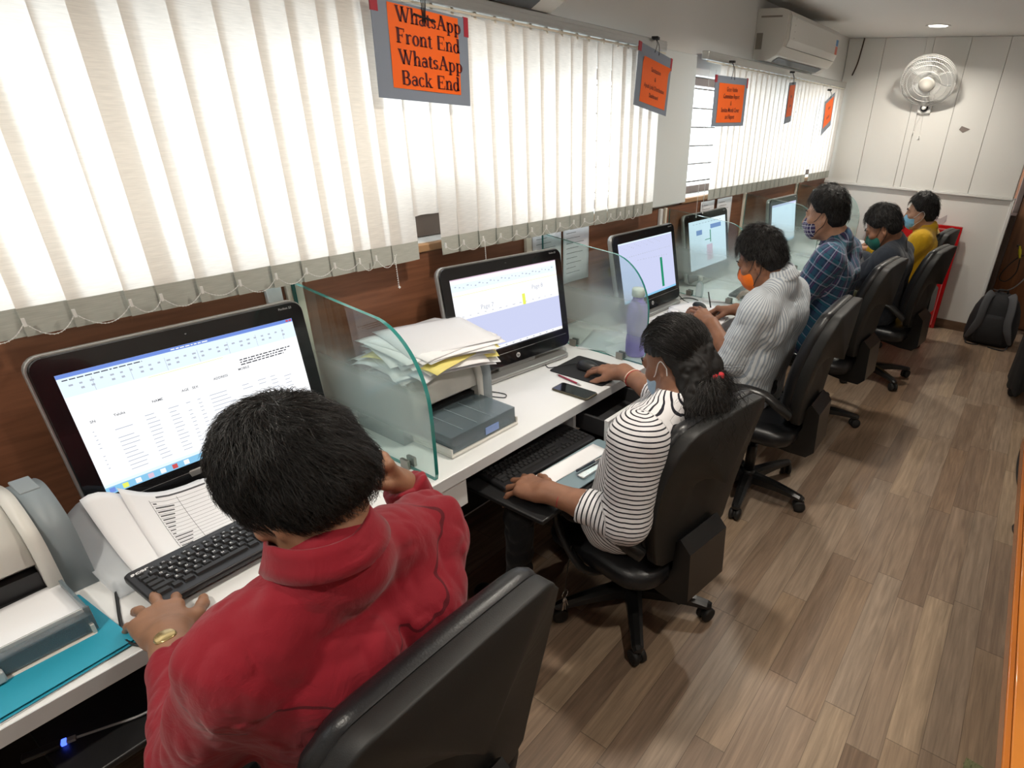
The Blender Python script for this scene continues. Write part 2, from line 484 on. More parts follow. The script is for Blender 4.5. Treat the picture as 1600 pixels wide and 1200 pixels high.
def vertical_blind(label, X, ys, zb, zt, y_rail0, y_rail1, rz, cords, wd=.116, chain=True, special=None, group=None, bottom_slope=0.0):
    t = thing('vertical_blind', label, 'window blind', (X, ys[0], zt + .03))
    o0 = Vector(t.location)
    rail = MB()
    rail.box(-.022, .022, y_rail0 - o0.y, y_rail1 - o0.y, .0, .042, bev=.004)
    rail.box(.0222, .0235, y_rail0 - o0.y, y_rail1 - o0.y, .026, .029); rail.box(.0222, .0235, y_rail0 - o0.y, y_rail1 - o0.y, .012, .0135)
    rail.build('head_rail', M_alu, t)
    MB().box(.010, .018, y_rail0 - o0.y, y_rail1 - o0.y, -.012, -.004, bev=.002).build('spacer_cord', M_cream, t)
    cr = MB()
    r = random.Random(3)
    for i, y in enumerate(ys):
        z0 = zb - o0.z; sp = (special or {}).get(i)
        w_ = wd; hem = True; torn = False
        if sp: z0 = sp[0] - o0.z; w_ = sp[1]; hem = sp[2]; torn = not hem
        a = rz + r.uniform(-.015, .015)
        mb = slat_mesh(w_, z0, -.014, hem, torn)
        s = mb.build('slat', [M_slat, M_hem], t)
        s.location = (.010, y - o0.y, 0); s.rotation_euler = (0, 0, a)
        cr.box(-.004, .008, y - o0.y + .04, y - o0.y + .052, -.02, .002)
    cr.build('carrier', M_cream, t)
    if chain:
        ch = MB()
        kn = [y for i, y in enumerate(ys) if not ((special or {}).get(i) and not special[i][2])]
        for a, b in zip(kn[:-1], kn[1:]):
            if b - a > .14:
                ch.build('bead_chain', M_wht, t); ch = MB(); continue
            P = []
            N = max(6, int((b - a) / .0065))
            sag = .028 + r.uniform(-.01, .008)
            for k in range(N + 1):
                u = k / N
                P.append((.030, a + (b - a) * u - o0.y, zb + .036 - sag * (1 - (2 * u - 1) ** 2) - o0.z))
            ch.tube(P, .0008, 4)
            for p in P: ch.lathe([(0, -.0021), (.0019, 0), (0, .0021)], 5, M=Matrix.Translation(p), cap=False)
            ch.box(.0285, .0325, a - o0.y - .003, a - o0.y + .003, zb + .028 - o0.z, zb + .046 - o0.z)
        ch.build('bead_chain', M_wht, t)
    for y, za, zc in cords:
        c = MB(); c.tube([(.034, y - o0.y, za - o0.z), (.035, y - o0.y + .002, zc - o0.z)], .0009, 4)
        z = za
        while z > zc:
            c.lathe([(0, -.0026), (.0024, 0), (0, .0026)], 6, M=Matrix.Translation((.034, y - o0.y, z - o0.z)), cap=False); z -= .0075
        c.lathe([(0, -.006), (.005, 0), (0, .006)], 8, M=Matrix.Translation((.035, y - o0.y + .002, zc - o0.z)), cap=False)
        c.build('pull_chain', M_wht, t)
    return t

Y1 = [-1.0 + .093 * k for k in range(13)] + [.236, .326, .412, .519, .583, .674, .768, .866, .955, 1.045, 1.13, 1.19, 1.268, 1.371, 1.477, 1.562, 1.661, 1.755, 1.846, 1.939, 2.032, 2.123, 2.222, 2.302, 2.408, 2.515, 2.60, 2.677, 2.76, 2.845]
i_torn = Y1.index(1.371)
vertical_blind('long off-white vertical blind over the nearer window, with one slat torn short', .072, Y1, 1.235, 1.968, -1.1, 2.97, rad(4.5), [(1.258, 1.27, 1.165), (1.665, 1.27, 1.17)],
               special={i_torn: (1.382, .116, False), i_torn - 1: (1.235, .113, True), Y1.index(1.562) - 1: (1.235, .10, True)})
Y2 = [3.665 + .0905 * k for k in range(29)]
vertical_blind('off-white vertical blind over the far window, pulled short at its near end', .05, Y2, 1.245, 1.975, 3.47, 6.28, rad(3.5), [(5.0, 1.93, 1.78), (3.475, 1.96, 1.165), (3.56, 1.96, 1.18)], chain=False, special={21: (1.345, .10, False)})
# ------------------------------------------------------------------ the long desk
DT = 0.75                                   # desk top height
desk = thing('long_desk', 'long white laminate worktop running under the windows along the wall', 'desk', (0.3, 2.5, 0))
def dk(mb, n, m): return mb.build(n, m, None)
def under(parent, o):
    """parent a mesh built in world coordinates without moving it"""
    o.parent = parent
    o.matrix_parent_inverse = (Matrix.Translation(parent.location) @ parent.rotation_euler.to_matrix().to_4x4()).inverted()
    return o
under(desk, MB().box(.0135, .6115, -1.3, 6.05, .714, DT, bev=.002, seg=1).build('worktop', M_white_lam))
under(desk, MB().box(.6116, .6140, -1.3, 6.05, .714, DT - .0005).build('edge_band', M_edge))
for y in (-.2, 1.064, 2.085 + .02, 3.227, 4.369, 5.511):
    under(desk, MB().box(.035, .42, y - .009, y + .009, 0, .713).build('support_panel', M_under_shade))

# drawer boxes hung under the worktop
def drawer_unit(y0, y1, pull, label):
    t = thing('drawer_unit', label, 'drawer', (.36, (y0 + y1) / 2, .61))
    b = MB(); w = (y1 - y0) / 2
    b.box(-.26, .215, -w, -w + .016, 0, .103); b.box(-.26, .215, w - .016, w, 0, .103); b.box(-.26, .215, -w + .016, w - .016, 0, .012); b.box(-.26, -.245, -w + .016, w - .016, .012, .103)
    b.build('carcass', M_white_lam, t)
    d = MB(); x = pull
    d.box(-.2 + x, .222 + x, -w + .022, -w + .034, .016, .082); d.box(-.2 + x, .222 + x, w - .034, w - .022, .016, .082); d.box(-.2 + x, .222 + x, -w + .034, w - .034, .016, .024); d.box(-.2 + x, -.19 + x, -w + .034, w - .034, .024, .082)
    dr = d.build('drawer', mat('drawer_inner', (.025, .025, .027), .6), t)
    MB().box(.222 + x, .240 + x, -w + .002, w - .002, .002, .100, bev=.002).build('drawer_front', M_white_lam, dr)
    return t
drawer_unit(.62, 1.05, 0, 'closed white drawer under the desk just past the nearest glass divider')
drawer_unit(1.615, 1.975, .135, 'white drawer pulled open beside the arm of the woman in stripes')
drawer_unit(2.76, 3.12, 0, 'closed white drawer under the desk by the man in the striped shirt')
drawer_unit(3.90, 4.26, 0, 'closed white drawer under the desk by the man in plaid')

# keyboard trays
def tray(y0, y1, x0, x1, z, label):
    t = thing('keyboard_tray', label, 'keyboard tray', ((x0 + x1) / 2, (y0 + y1) / 2, z))
    dx, dy = (x1 - x0) / 2, (y1 - y0) / 2
    MB().box(-dx, dx, -dy, dy, -.016, 0, bev=.004).build('shelf', M_blk, t)
    return t
tray(1.10, 1.595, .40, .86, .625, 'black keyboard tray pulled out in front of the woman in stripes')
tray(.02, .60, .36, .66, .585, 'dark keyboard tray under the nearest stretch of desk')

# ------------------------------------------------------------------ glass dividers
def divider_glass():
    m = bpy.data.materials.new('divider_glass'); m.use_nodes = True
    n = m.node_tree.nodes; L = m.node_tree.links; n.remove(n['Principled BSDF'])
    t = n.new('ShaderNodeBsdfTransparent'); t.inputs[0].default_value = (.84, .915, .90, 1)
    g = n.new('ShaderNodeBsdfGlossy'); g.inputs['Roughness'].default_value = .03
    lw = n.new('ShaderNodeLayerWeight'); lw.inputs[0].default_value = .5
    f = n.new('ShaderNodeMath'); f.operation = 'POWER'; L.new(lw.outputs['Facing'], f.inputs[0]); f.inputs[1].default_value = 4
    f2 = n.new('ShaderNodeMath'); f2.operation = 'MULTIPLY_ADD'; L.new(f.outputs[0], f2.inputs[0]); f2.inputs[1].default_value = .5; f2.inputs[2].default_value = .03; f = f2
    x = n.new('ShaderNodeMixShader'); L.new(f.outputs[0], x.inputs[0]); L.new(t.outputs[0], x.inputs[1]); L.new(g.outputs[0], x.inputs[2])
    # frosted film fading upward
    tc = n.new('ShaderNodeTexCoord'); sp = n.new('ShaderNodeSeparateXYZ'); L.new(tc.outputs['Object'], sp.inputs[0])
    r = n.new('ShaderNodeValToRGB'); L.new(sp.outputs[2], r.inputs[0])
    e = r.color_ramp.elements
    e[0].position = .02; e[0].color = (.10, .10, .10, 1); e[1].position = .40; e[1].color = (0, 0, 0, 1)
    for p, v in ((.08, .12), (.14, .34), (.25, .36), (.31, .08)):
        q = e.new(p); q.color = (v, v, v, 1)
    d = n.new('ShaderNodeBsdfDiffuse'); d.inputs[0].default_value = (.72, .80, .79, 1)
    q = n.new('ShaderNodeBsdfTranslucent'); q.inputs[0].default_value = (.72, .80, .79, 1)
    fr = n.new('ShaderNodeMixShader'); fr.inputs[0].default_value = .5; L.new(d.outputs[0], fr.inputs[1]); L.new(q.outputs[0], fr.inputs[2])
    y = n.new('ShaderNodeMixShader'); L.new(r.outputs[0], y.inputs[0]); L.new(x.outputs[0], y.inputs[1]); L.new(fr.outputs[0], y.inputs[2])
    L.new(y.outputs[0], n['Material Output'].inputs[0])
    return m
M_div = divider_glass()
M_dedge = mat('glass_edge_green', (.03, .25, .23), .10, spec=.8)
M_clamp = mat('clamp_steel', (.30, .29, .26), .35, metal=.85)
def divider_outline():
    pts = [(.034, .0), (.595, .0), (.600, .02)]
    pts += [(.603, .10), (.604, .20)]
    for k in range(1, 15):
        a = pi / 2 * k / 14
        pts.append((.404 + .20 * cos(a), .22 + .232 * sin(a)))
    pts += [(.25, .462), (.034, .479)]
    return pts
def divider(y, label, first=[None]):
    if first[0] is not None:
        t = copy_tree(first[0]); t.location = (0, y, DT + .001); t['label'] = label
        return t
    t = thing('glass_divider', label, 'glass partition', (0, y, DT + .001), 0, 'glass dividers between the desk places')
    P = divider_outline(); h = .006
    Mx = Matrix(((1, 0, 0, 0), (0, 0, -1, 0), (0, 1, 0, 0), (0, 0, 0, 1)))
    mb = MB(); n = len(P)
    for s in (-h, h):
        mb.add([(p[0], s, p[1]) for p in P], [tuple(range(n))], 0)
    mb.build('pane', M_div, t)
    e = MB(); vs = []; fs = []
    for p in P: vs += [(p[0], -h, p[1]), (p[0], h, p[1])]
    for i in range(n): j = (i + 1) % n; fs.append((2 * i, 2 * j, 2 * j + 1, 2 * i + 1))
    e.add(vs, fs, 0, True); e.build('polished_edge', M_dedge, t)
    for x in (.215, .475):
        c = MB().box(x - .017, x + .017, -.017, -.0065, 0, .030, bev=.0015).box(x - .017, x + .017, .0065, .017, 0, .030, bev=.0015)
        c.build('clamp', M_clamp, t)
    first[0] = t
    return t
divider(.943, 'nearest curved glass divider, between the man in red and the paper-topped printer')
divider(2.085, 'curved glass divider with the purple bottle behind it')
divider(3.227, 'curved glass divider in front of the monitor with blue boxes')
divider(4.369, 'curved glass divider in front of the blank pale monitor, by the man in plaid')
divider(5.511, 'farthest curved glass divider, by the cream end wall')

# ------------------------------------------------------------------ monitors
M_bezel = mat('bezel_black', (.008, .008, .009), .12, coat=.3)
M_silver = mat('monitor_silver', (.42, .42, .41), .32, metal=.6)
E_white = emis('screen_white', (.93, .97, 1.0), .95)
E_paper = emis('screen_page', (.97, .98, 1.0), 1.0)
E_lilac = emis('screen_lilac', (.64, .68, .93), .86)
E_pale = emis('screen_pale_blue', (.74, .86, .98), 1.0)
E_blue = emis('screen_title_blue', (.20, .33, .85), .8)
E_task = emis('screen_taskbar', (.28, .62, .90), .85)
E_ink = emis('screen_ink', (.10, .10, .12), .5)
E_grey = emis('screen_grey_ink', (.56, .60, .70), .75)
E_green = emis('screen_green', (.03, .42, .22), .6)
E_yel = emis('screen_yellow', (.85, .9, .15), .9)
E_red = emis('screen_red', (.8, .12, .12), .7)
E_pink = emis('screen_pink', (.85, .62, .78), .8)
E_cell = emis('screen_cell_blue', (.30, .45, .85), .7)
SCR = [E_white, E_paper, E_lilac, E_pale, E_blue, E_task, E_ink, E_grey, E_green, E_yel, E_red, E_pink, E_cell]
WS, HS = .530, .298
def text_mb(mb, body, size, M, mi=0, thick=0.0, align='LEFT', xs=1.0, space=1.0):
    cu = bpy.data.curves.new('tx', 'FONT'); cu.body = body; cu.size = size; cu.align_x = align; cu.align_y = 'CENTER'; cu.offset = thick; cu.resolution_u = 2; cu.space_character = space
    o = bpy.data.objects.new('tx', cu); COL.objects.link(o)
    me = bpy.data.meshes.new_from_object(o.evaluated_get(bpy.context.evaluated_depsgraph_get()))
    bpy.data.objects.remove(o); bpy.data.curves.remove(cu)
    me.transform(M @ Matrix.Diagonal((xs, 1, 1, 1)))
    mb.add([v.co[:] for v in me.vertices], [tuple(p.vertices) for p in me.polygons], mi)
    bpy.data.meshes.remove(me)

def monitor(x, y, z, yaw, tilt, label, content, cat='monitor'):
    """x,y,z: bottom centre of the lit screen; the screen looks to +X"""
    t = thing('computer_monitor', label, cat, (x, y, DT), -yaw, 'all-in-one computers along the desk')
    zz = z - DT
    T = Matrix.Translation((0, 0, zz)) @ Matrix.Rotation(-tilt, 4, 'Y') @ Matrix(((0, 0, 1, 0), (1, 0, 0, 0), (0, 1, 0, 0), (0, 0, 0, 1)))
    # local: a = right (+Y), b = up, c = out of the screen
    W, Hh, cb = WS + .075, HS + .118, HS / 2 - .015
    b = MB(); R = []
    for ins, c in ((.012, -.030), (.003, -.026), (0, -.020)): R.append([(p[0], p[1], c) for p in rrect(W + .006 - 2 * ins, Hh + .006 - 2 * ins, .034 - ins, 6, 0, cb)])
    R.append([(p[0], p[1], .001) for p in rrect(W + .006, Hh + .006, .034, 6, 0, cb)])
    b.rings(R, 0, True, True, True, T)
    b.build('rear_shell', M_silver, t)
    f = MB(); R = []
    for ins, c in ((0, .0012), (0, .006), (.002, .0085)): R.append([(p[0], p[1], c) for p in rrect(W - 2 * ins, Hh - 2 * ins, .032 - ins, 6, 0, cb)])
    f.rings(R, 0, True, False, True, T)
    o = rrect(W - .004, Hh - .004, .030, 6, 0, cb)
    f.add([(p[0], p[1], .0085) for p in o], [tuple(range(len(o)))], 0, False, T)
    bz = f.build('bezel', M_bezel, t)
    # logo disc, brand line, camera dot
    lg = MB()
    ring = [(.0105 * cos(a), .0105 * sin(a)) for a in [2 * pi * k / 24 for k in range(24)]]
    lg.prism([(p[0], p[1] - .046) for p in ring], .0086, .0092, 0, T)
    text_mb(lg, 'hp', .014, T @ Matrix.Translation((0, -.0455, .0095)), 1, .0002, 'CENTER', 1, .9)
    lg.build('maker_logo', [mat('logo_silver', (.75, .75, .76), .3, metal=.5), M_bezel], bz)
    tx = MB(); text_mb(tx, 'Pavilion 23', .0085, T @ Matrix.Translation((W / 2 - .030, HS + .030, .0088)), 0, 0, 'RIGHT'); tx.build('model_lettering', mat('logo_silver', (.75, .75, .76), .3, metal=.5), bz)
    MB().lathe([(0, 0), (.003, 0), (.003, .0004), (0, .0005)], 12, M=T @ Matrix.Translation((0, HS + .024, .0086))).build('webcam', M_blkgloss, bz)
    # bottom chin line
    MB().box(-W / 2 + .02, W / 2 - .02, -.0225, -.0215, .0084, .0090, M=T).build('chin_line', M_silver, bz)
    s = MB()
    content(s, T)
    s.build('screen', SCR, t)
    # foot bar and rear prop
    ft = MB()
    R = []
    for ins, zc in ((.006, .0), (0, .006), (0, .014), (.006, .020)): R.append([(p[1], p[0], zc) for p in rrect(WS - .0 - 2 * ins, .075 - 2 * ins, .03, 6, 0, .022)])
    ft.rings(R)
    ft.build('foot', M_silver, t)
    pr = MB().box(-.04, .012, -.10, .10, .018, max(.05, zz - .015), bev=.006)
    pr.build('stand', M_silver, t)
    return t

def scr_base(s, T, top=0):
    s.add([(-WS / 2, 0, .0088), (WS / 2, 0, .0088), (WS / 2, HS, .0088), (-WS / 2, HS, .0088)], [(0, 1, 2, 3)], top, False, T)
def q(s, T, x0, x1, y0, y1, mi, c=.0091):
    """rectangle in fractions of the screen, y from the top"""
    s.add([(-WS / 2 + x0 * WS, HS - y1 * HS, c), (-WS / 2 + x1 * WS, HS - y1 * HS, c), (-WS / 2 + x1 * WS, HS - y0 * HS, c), (-WS / 2 + x0 * WS, HS - y0 * HS, c)], [(0, 1, 2, 3)], mi, False, T)
def tx(s, T, body, x, y, size, mi, thick=0.0):
    text_mb(s, body, size, T @ Matrix.Translation((-WS / 2 + x * WS, HS - y * HS, .0096)), mi, thick)

def words(s, T, r, x0, x1, y0, y1, mi):
    x = x0
    while x < x1:
        d = r.uniform(.008, .026); q(s, T, x, min(x1, x + d), y0, y1, mi, .0095); x += d + .005
def c_sheet(s, T):
    """spreadsheet with office toolbar and taskbar"""
    r = random.Random(5)
    scr_base(s, T, 1)
    q(s, T, 0, 1, 0, .030, 4); q(s, T, 0, 1, .030, .062, 3); q(s, T, 0, 1, .062, .175, 3); q(s, T, 0, 1, .178, .205, 0, .0091)
    q(s, T, .965, .978, .006, .022, 10, .0094); q(s, T, .982, .995, .006, .022, 10, .0094)
    words(s, T, r, .015, .30, .044, .052, 6); words(s, T, r, .42, .58, .012, .020, 1)
    for k in range(26):
        x = .03 + .036 * k; q(s, T, x, x + .016 * r.uniform(.6, 1), .085, .098, 7, .0094)
        if k % 3: q(s, T, x, x + .012, .12, .135, 7, .0094)
    for k in range(7): q(s, T, .11 + .137 * k, .1115 + .137 * k, .066, .172, 7, .0094)
    q(s, T, .30, .62, .186, .189, 9, .0094)
    q(s, T, 0, .024, .205, .91, 0, .0093)
    for k in range(16): q(s, T, 0, 1, .27 + .04 * k, .2708 + .04 * k, 7 if k == 1 else 3, .0092)
    cols = [.03, .105, .225, .40, .50, .66, .74, .80, .87, .93]
    for c in cols: q(s, T, c, c + .0008, .25, .91, 3, .0092)
    for w_, x, y in (('SN', .045, .40), ('Taluka', .13, .40), ('NAME', .28, .385), ('AGE', .405, .37), ('SEX', .45, .37), ('ADDRESS', .55, .35), ('MOBILE', .67, .33)):
        tx(s, T, w_, x, y, .0085, 6, .0001)
    for k in range(3): words(s, T, r, .69, .95 - .02 * k, .245 + .022 * k, .255 + .022 * k, 6)
    for k in range(12):
        y = .475 + .035 * k
        for c, wd in ((.04, .01), (.115, .08), (.235, .05), (.33, .045), (.405, .02), (.455, .02), (.51, .12), (.665, .05), (.745, .04), (.81, .04), (.88, .04)):
            if r.random() < .9: q(s, T, c, c + wd * r.uniform(.6, 1), y, y + .006, 7, .0094)
    q(s, T, 0, 1, .915, .94, 3, .0093); q(s, T, 0, 1, .94, 1, 5, .0093)
    for k, c in enumerate((4, 9, 1, 11, 0, 10, 1)): q(s, T, .012 + .05 * k, .034 + .05 * k, .95, .99, c, .0096)
def c_doc(s, T):
    r = random.Random(9)
    scr_base(s, T, 0)
    q(s, T, 0, 1, 0, .012, 11); q(s, T, 0, 1, .012, .20, 0); q(s, T, 0, .98, .06, .15, 3)
    for k in range(28): q(s, T, .03 + .034 * k, .03 + .034 * k + .018 * r.uniform(.4, 1), .085 + .012 * (k % 3), .098 + .012 * (k % 3), 7, .0094)
    q(s, T, 0, 1, .20, .204, 9, .0093); q(s, T, 0, 1, .204, .50, 1)
    for k in range(6): q(s, T, 0, 1, .25 + .045 * k, .2515 + .045 * k, 11, .0093)
    tx(s, T, 'Page 7', .22, .40, .024, 7); tx(s, T, 'Page 8', .72, .30, .024, 7)
    for k in range(14): q(s, T, .05 + .066 * k, .05 + .066 * k + .03 * r.uniform(.4, 1), .46, .468, 7, .0094)
    q(s, T, .615, .645, .355, .50, 9, .0094)
    q(s, T, 0, 1, .50, .945, 2); q(s, T, 0, 1, .945, .985, 1); q(s, T, 0, 1, .985, 1, 6)
    for k in range(9): q(s, T, .32 + .07 * k, .34 + .07 * k, .958, .972, 7, .0094)
def c_bar(s, T):
    r = random.Random(4)
    scr_base(s, T, 2)
    q(s, T, 0, 1, 0, .02, 3); q(s, T, 0, 1, .02, .17, 2)
    for k in range(30): q(s, T, .03 + .031 * k, .03 + .031 * k + .014 * r.uniform(.4, 1), .05 + .02 * (k % 4), .06 + .02 * (k % 4), 7, .0094)
    for k in range(22): q(s, T, .08 + .04 * k, .08 + .04 * k + .022 * r.uniform(.4, 1), .24, .25, 7, .0094)
    for k in range(12): q(s, T, .3 + .05 * k, .3 + .05 * k + .03 * r.uniform(.4, 1), .33 + .004 * k, .338 + .004 * k, 7, .0094)
    q(s, T, .72, .765, .40, .93, 8, .0094); tx(s, T, 'Page 1', .2, .44, .014, 7)
    q(s, T, 0, 1, .965, 1, 5)
def c_map(s, T):
    scr_base(s, T, 3)
    q(s, T, .18, .33, .20, .30, 12, .0094); q(s, T, .56, .86, .13, .22, 12, .0094)
    q(s, T, .54, .565, .24, .50, 8, .0094); q(s, T, .40, .54, .42, .435, 8, .0094); q(s, T, .44, .60, .54, .88, 11, .0093)
    for k in range(10): q(s, T, .1 + .08 * k, .14 + .08 * k, .06, .07, 7, .0094)
def c_plain(s, T):
    scr_base(s, T, 3); q(s, T, 0, 1, .0, .05, 2); q(s, T, 0, 1, .955, 1, 5)

monitor(.182, .590, .868, -.014, .10, 'big near monitor showing a spreadsheet in front of the man in red', c_sheet)
monitor(.205, 1.705, .862, .10, .15, 'monitor with a half white, half lilac page beside the paper stack', c_doc)
monitor(.205, 2.775, .845, .006, .20, 'monitor with an upright green bar on its screen', c_bar)
monitor(.105, 3.69, .836, .002, .17, 'monitor with blue boxes on screen, seen through the glass divider', c_map)
monitor(.205, 4.80, .85, .0, .12, 'blank pale blue monitor beyond the man in plaid', c_plain)
monitor(.205, 5.90, .85, .0, .12, 'farthest monitor in the corner by the end wall, mostly hidden', c_plain)
# ------------------------------------------------------------------ printers
M_pcream = mat('printer_cream', (.66, .645, .60), .42, noise=.02)
M_pgrey = mat('printer_grey', (.24, .28, .30), .45, noise=.03)
M_smoke = bpy.data.materials.new('smoked_plastic'); M_smoke.use_nodes = True
_b = M_smoke.node_tree.nodes['Principled BSDF']; _b.inputs['Base Color'].default_value = (.16, .21, .24, 1); _b.inputs['Roughness'].default_value = .18; _b.inputs['Alpha'].default_value = .62
M_paper = mat('paper', (.86, .86, .88), .7)
M_paper2 = mat('paper_grey', (.74, .75, .79), .7)
M_ink = mat('print_ink', (.09, .09, .10), .7)
M_yel = mat('folder_yellow', (.80, .70, .22), .6)
M_teal = mat('folder_teal', (.025, .33, .47), .5)

def printer(x, y, label, lid):
    """x,y: front right lower corner of the body; faces +X"""
    W, Dp, Hh = .385, .235, .222
    t = thing('laser_printer', label, 'printer', (x, y, DT + .001))
    b = MB()
    # body side outline in x-z, swept across the width
    prof = [(-Dp, .0), (-Dp, .15), (-Dp + .03, .195), (-.10, Hh), (-.055, Hh - .012), (-.012, .165), (-.002, .13), (.0, .105), (-.02, .100), (-.03, .085), (-.06, .082), (-.06, .0)]
    Mx = lambda ys: Matrix(((1, 0, 0, 0), (0, 0, 1, ys), (0, 1, 0, 0), (0, 0, 0, 1)))
    def rnd(P, k0, k1):
        sp = spline([(p[0], p[1], 0) for p in P[k0:k1]], 5)
        return P[:k0] + [(p.x, p.y) for p in sp] + P[k1:]
    prof = rnd(prof, 1, 8)
    b.prism(prof, -W + .072, -.072, 0, Mx(0), smooth=True)
    b.build('body', M_pcream, t)
    prof2 = rnd([(-Dp - .004, .0), (-Dp - .004, .15), (-Dp + .03, .199), (-.10, Hh + .004), (-.05, Hh - .010), (-.006, .172), (.006, .135), (.006, .0)], 1, 7)
    for s, (ya, yb) in enumerate(((-W + .046, -W + .0715), (-.0715, -.046))):
        c = MB(); c.prism([(p[0], p[1]) for p in prof2], ya, yb, 0, Mx(0), True); c.build('front_pillar', M_pcream, t)
    prof3 = rnd([(-Dp, .0), (-Dp, .15), (-Dp + .035, .192), (-.11, Hh - .001), (-.06, Hh - .014), (-.018, .168), (-.006, .13), (-.006, .0)], 1, 7)
    for ya, yb in ((-W, -W + .0455), (-.0455, .006)):
        c = MB(); c.prism([(p[0], p[1]) for p in prof3], ya, yb, 0, Mx(0), True); c.build('side_panel', M_pgrey, t)
    MB().box(-.155, -.085, -.038, -.004, Hh - .006, Hh + .0012, bev=.002).build('button_panel', mat('printer_grey_light', (.29, .33, .35), .4), t)
    top = MB()   # output slot cover on the top with a dark recess
    top.box(-.175, -.095, -W + .09, -.09, Hh - .012, Hh + .0035, bev=.003, M=Matrix.Translation((0, 0, .003)))
    top.build('top_cover', M_pcream, t)
    MB().box(-.150, -.118, -W + .14, -.15, Hh + .004, Hh + .0085, bev=.002).build('output_slot', M_blk, t)
    MB().box(-.0945, -.0935, -W + .075, -.075, Hh - .004, Hh + .002).build('cover_seam', M_blk, t)
    rc = MB().box(-.0595, -.012, -W + .073, -.073, .012, .080); rc.build('paper_bay', M_blk, t)
    lg = MB(); lg.lathe([(0, 0), (.008, 0), (.008, .002), (0, .0022)], 20, M=Matrix.Translation((-.006, -W * .62, .140)) @ Matrix.Rotation(rad(82), 4, 'Y')); lg.build('maker_badge', M_bezel, t)
    # input tray
    tr = MB()
    tr.box(-.02, .175, -W + .035, -.055, .0, .010, bev=.003); tr.box(-.02, .172, -W + .035, -W + .041, .010, .030); tr.box(-.02, .172, -.061, -.055, .010, .030)
    tr.build('paper_tray', M_pcream, t)
    if lid:
        l = MB(); x0, x1, y0, y1 = -.02, .168, -W + .043, -.063
        l.box(x0, x1, y0, y1, .064, .068); l.box(x1 - .004, x1, y0, y1, .012, .064); l.box(x0, x1 - .004, y0, y0 + .004, .012, .064); l.box(x0, x1 - .004, y1 - .004, y1, .012, .064)
        l.build('tray_lid', M_smoke, t)
        MB().box(x0 + .01, x1 - .01, y0 + .02, y1 - .02, .012, .026).build('tray_guide', mat('tray_dark', (.06, .07, .08), .5), t)
        for k in range(3): MB().box(x0 + .02, x1 - .015, y0 + .06 + .06 * k, y0 + .063 + .06 * k, .0684, .0690).build('lid_ridge', M_pgrey, t)
        MB().box(x1 + .0002, x1 + .003, (y0 + y1) / 2 - .0, (y0 + y1) / 2 + .06, .020, .045, bev=.001).build('tray_tab', mat('tab_blue', (.22, .32, .62), .4), t)
    else:
        MB().box(-.015, .160, -W + .046, -.066, .0105, .040, bev=.002).build('tray_bed', M_blk, t)
        l = MB().box(.162, .168, -W + .043, -.050, .012, .072, bev=.002).box(.02, .162, -.056, -.050, .012, .060)
        l.build('tray_lid', M_smoke, t)
        g = MB().box(.169, .184, -.23, -.19, .012, .036, bev=.003).box(.1685, .172, -.36, -.06, .066, .075, bev=.001); g.build('tray_guide', mat('guide_grey', (.55, .58, .58), .35), t)
    return t
printer(.335, .222, 'cream and grey laser printer at the left edge with a white sheet in its tray', False)
printer(.372, 1.398, 'cream and grey laser printer carrying a tall pile of papers', True)

# ------------------------------------------------------------------ sheets of paper
def sheet(name, label, cat, w, d, loc, rz, mts=None, zf=None, nx=10, ny=10, group=None, lines=None, thick=.0004):
    """w along local x, d along local y; zf(u,v) lifts it; lines(u,v) rectangles of print"""
    zf = zf or (lambda u, v: 0.0)
    t = MB(); n = nx + 1
    vs = []
    for s in (0, 1):
        for j in range(ny + 1):
            for i in range(nx + 1):
                u, v = i / nx, j / ny
                vs.append(((u - .5) * w, (v - .5) * d, zf(u, v) + s * thick))
    o = (nx + 1) * (ny + 1); fs = []
    for j in range(ny):
        for i in range(nx):
            a = j * n + i
            fs.append((a, a + n, a + n + 1, a + 1)); fs.append((o + a, o + a + 1, o + a + n + 1, o + a + n))
    for i in range(nx):
        fs.append((i, i + 1, o + i + 1, o + i)); a = ny * n + i; fs.append((a + 1, a, o + a, o + a + 1))
    for j in range(ny):
        a = j * n; fs.append((a + n, a, o + a, o + a + n)); a = j * n + nx; fs.append((a, a + n, o + a + n, o + a))
    t.add(vs, fs, 0, True)
    ob = t.build(name, mts or M_paper)
    ob.location = loc; ob.rotation_euler = (0, 0, rz)
    tag(ob, label, cat, group)
    if lines:
        pm = MB()
        for u0, u1, v0, v1 in lines:
            k = 6 if max(abs(u1 - u0), abs(v1 - v0)) > .15 else 1
            for a in range(k):
                if abs(u1 - u0) > abs(v1 - v0): ua, ub, va, vb = u0 + (u1 - u0) * a / k, u0 + (u1 - u0) * (a + 1) / k, v0, v1
                else: ua, ub, va, vb = u0, u1, v0 + (v1 - v0) * a / k, v0 + (v1 - v0) * (a + 1) / k
                P = [((u - .5) * w, (v - .5) * d, zf(u, v) + thick + .0005) for u, v in ((ua, va), (ub, va), (ub, vb), (ua, vb))]
                pm.add(P, [(0, 1, 2, 3)])
        p = pm.build('printing', M_ink, ob)
    return ob

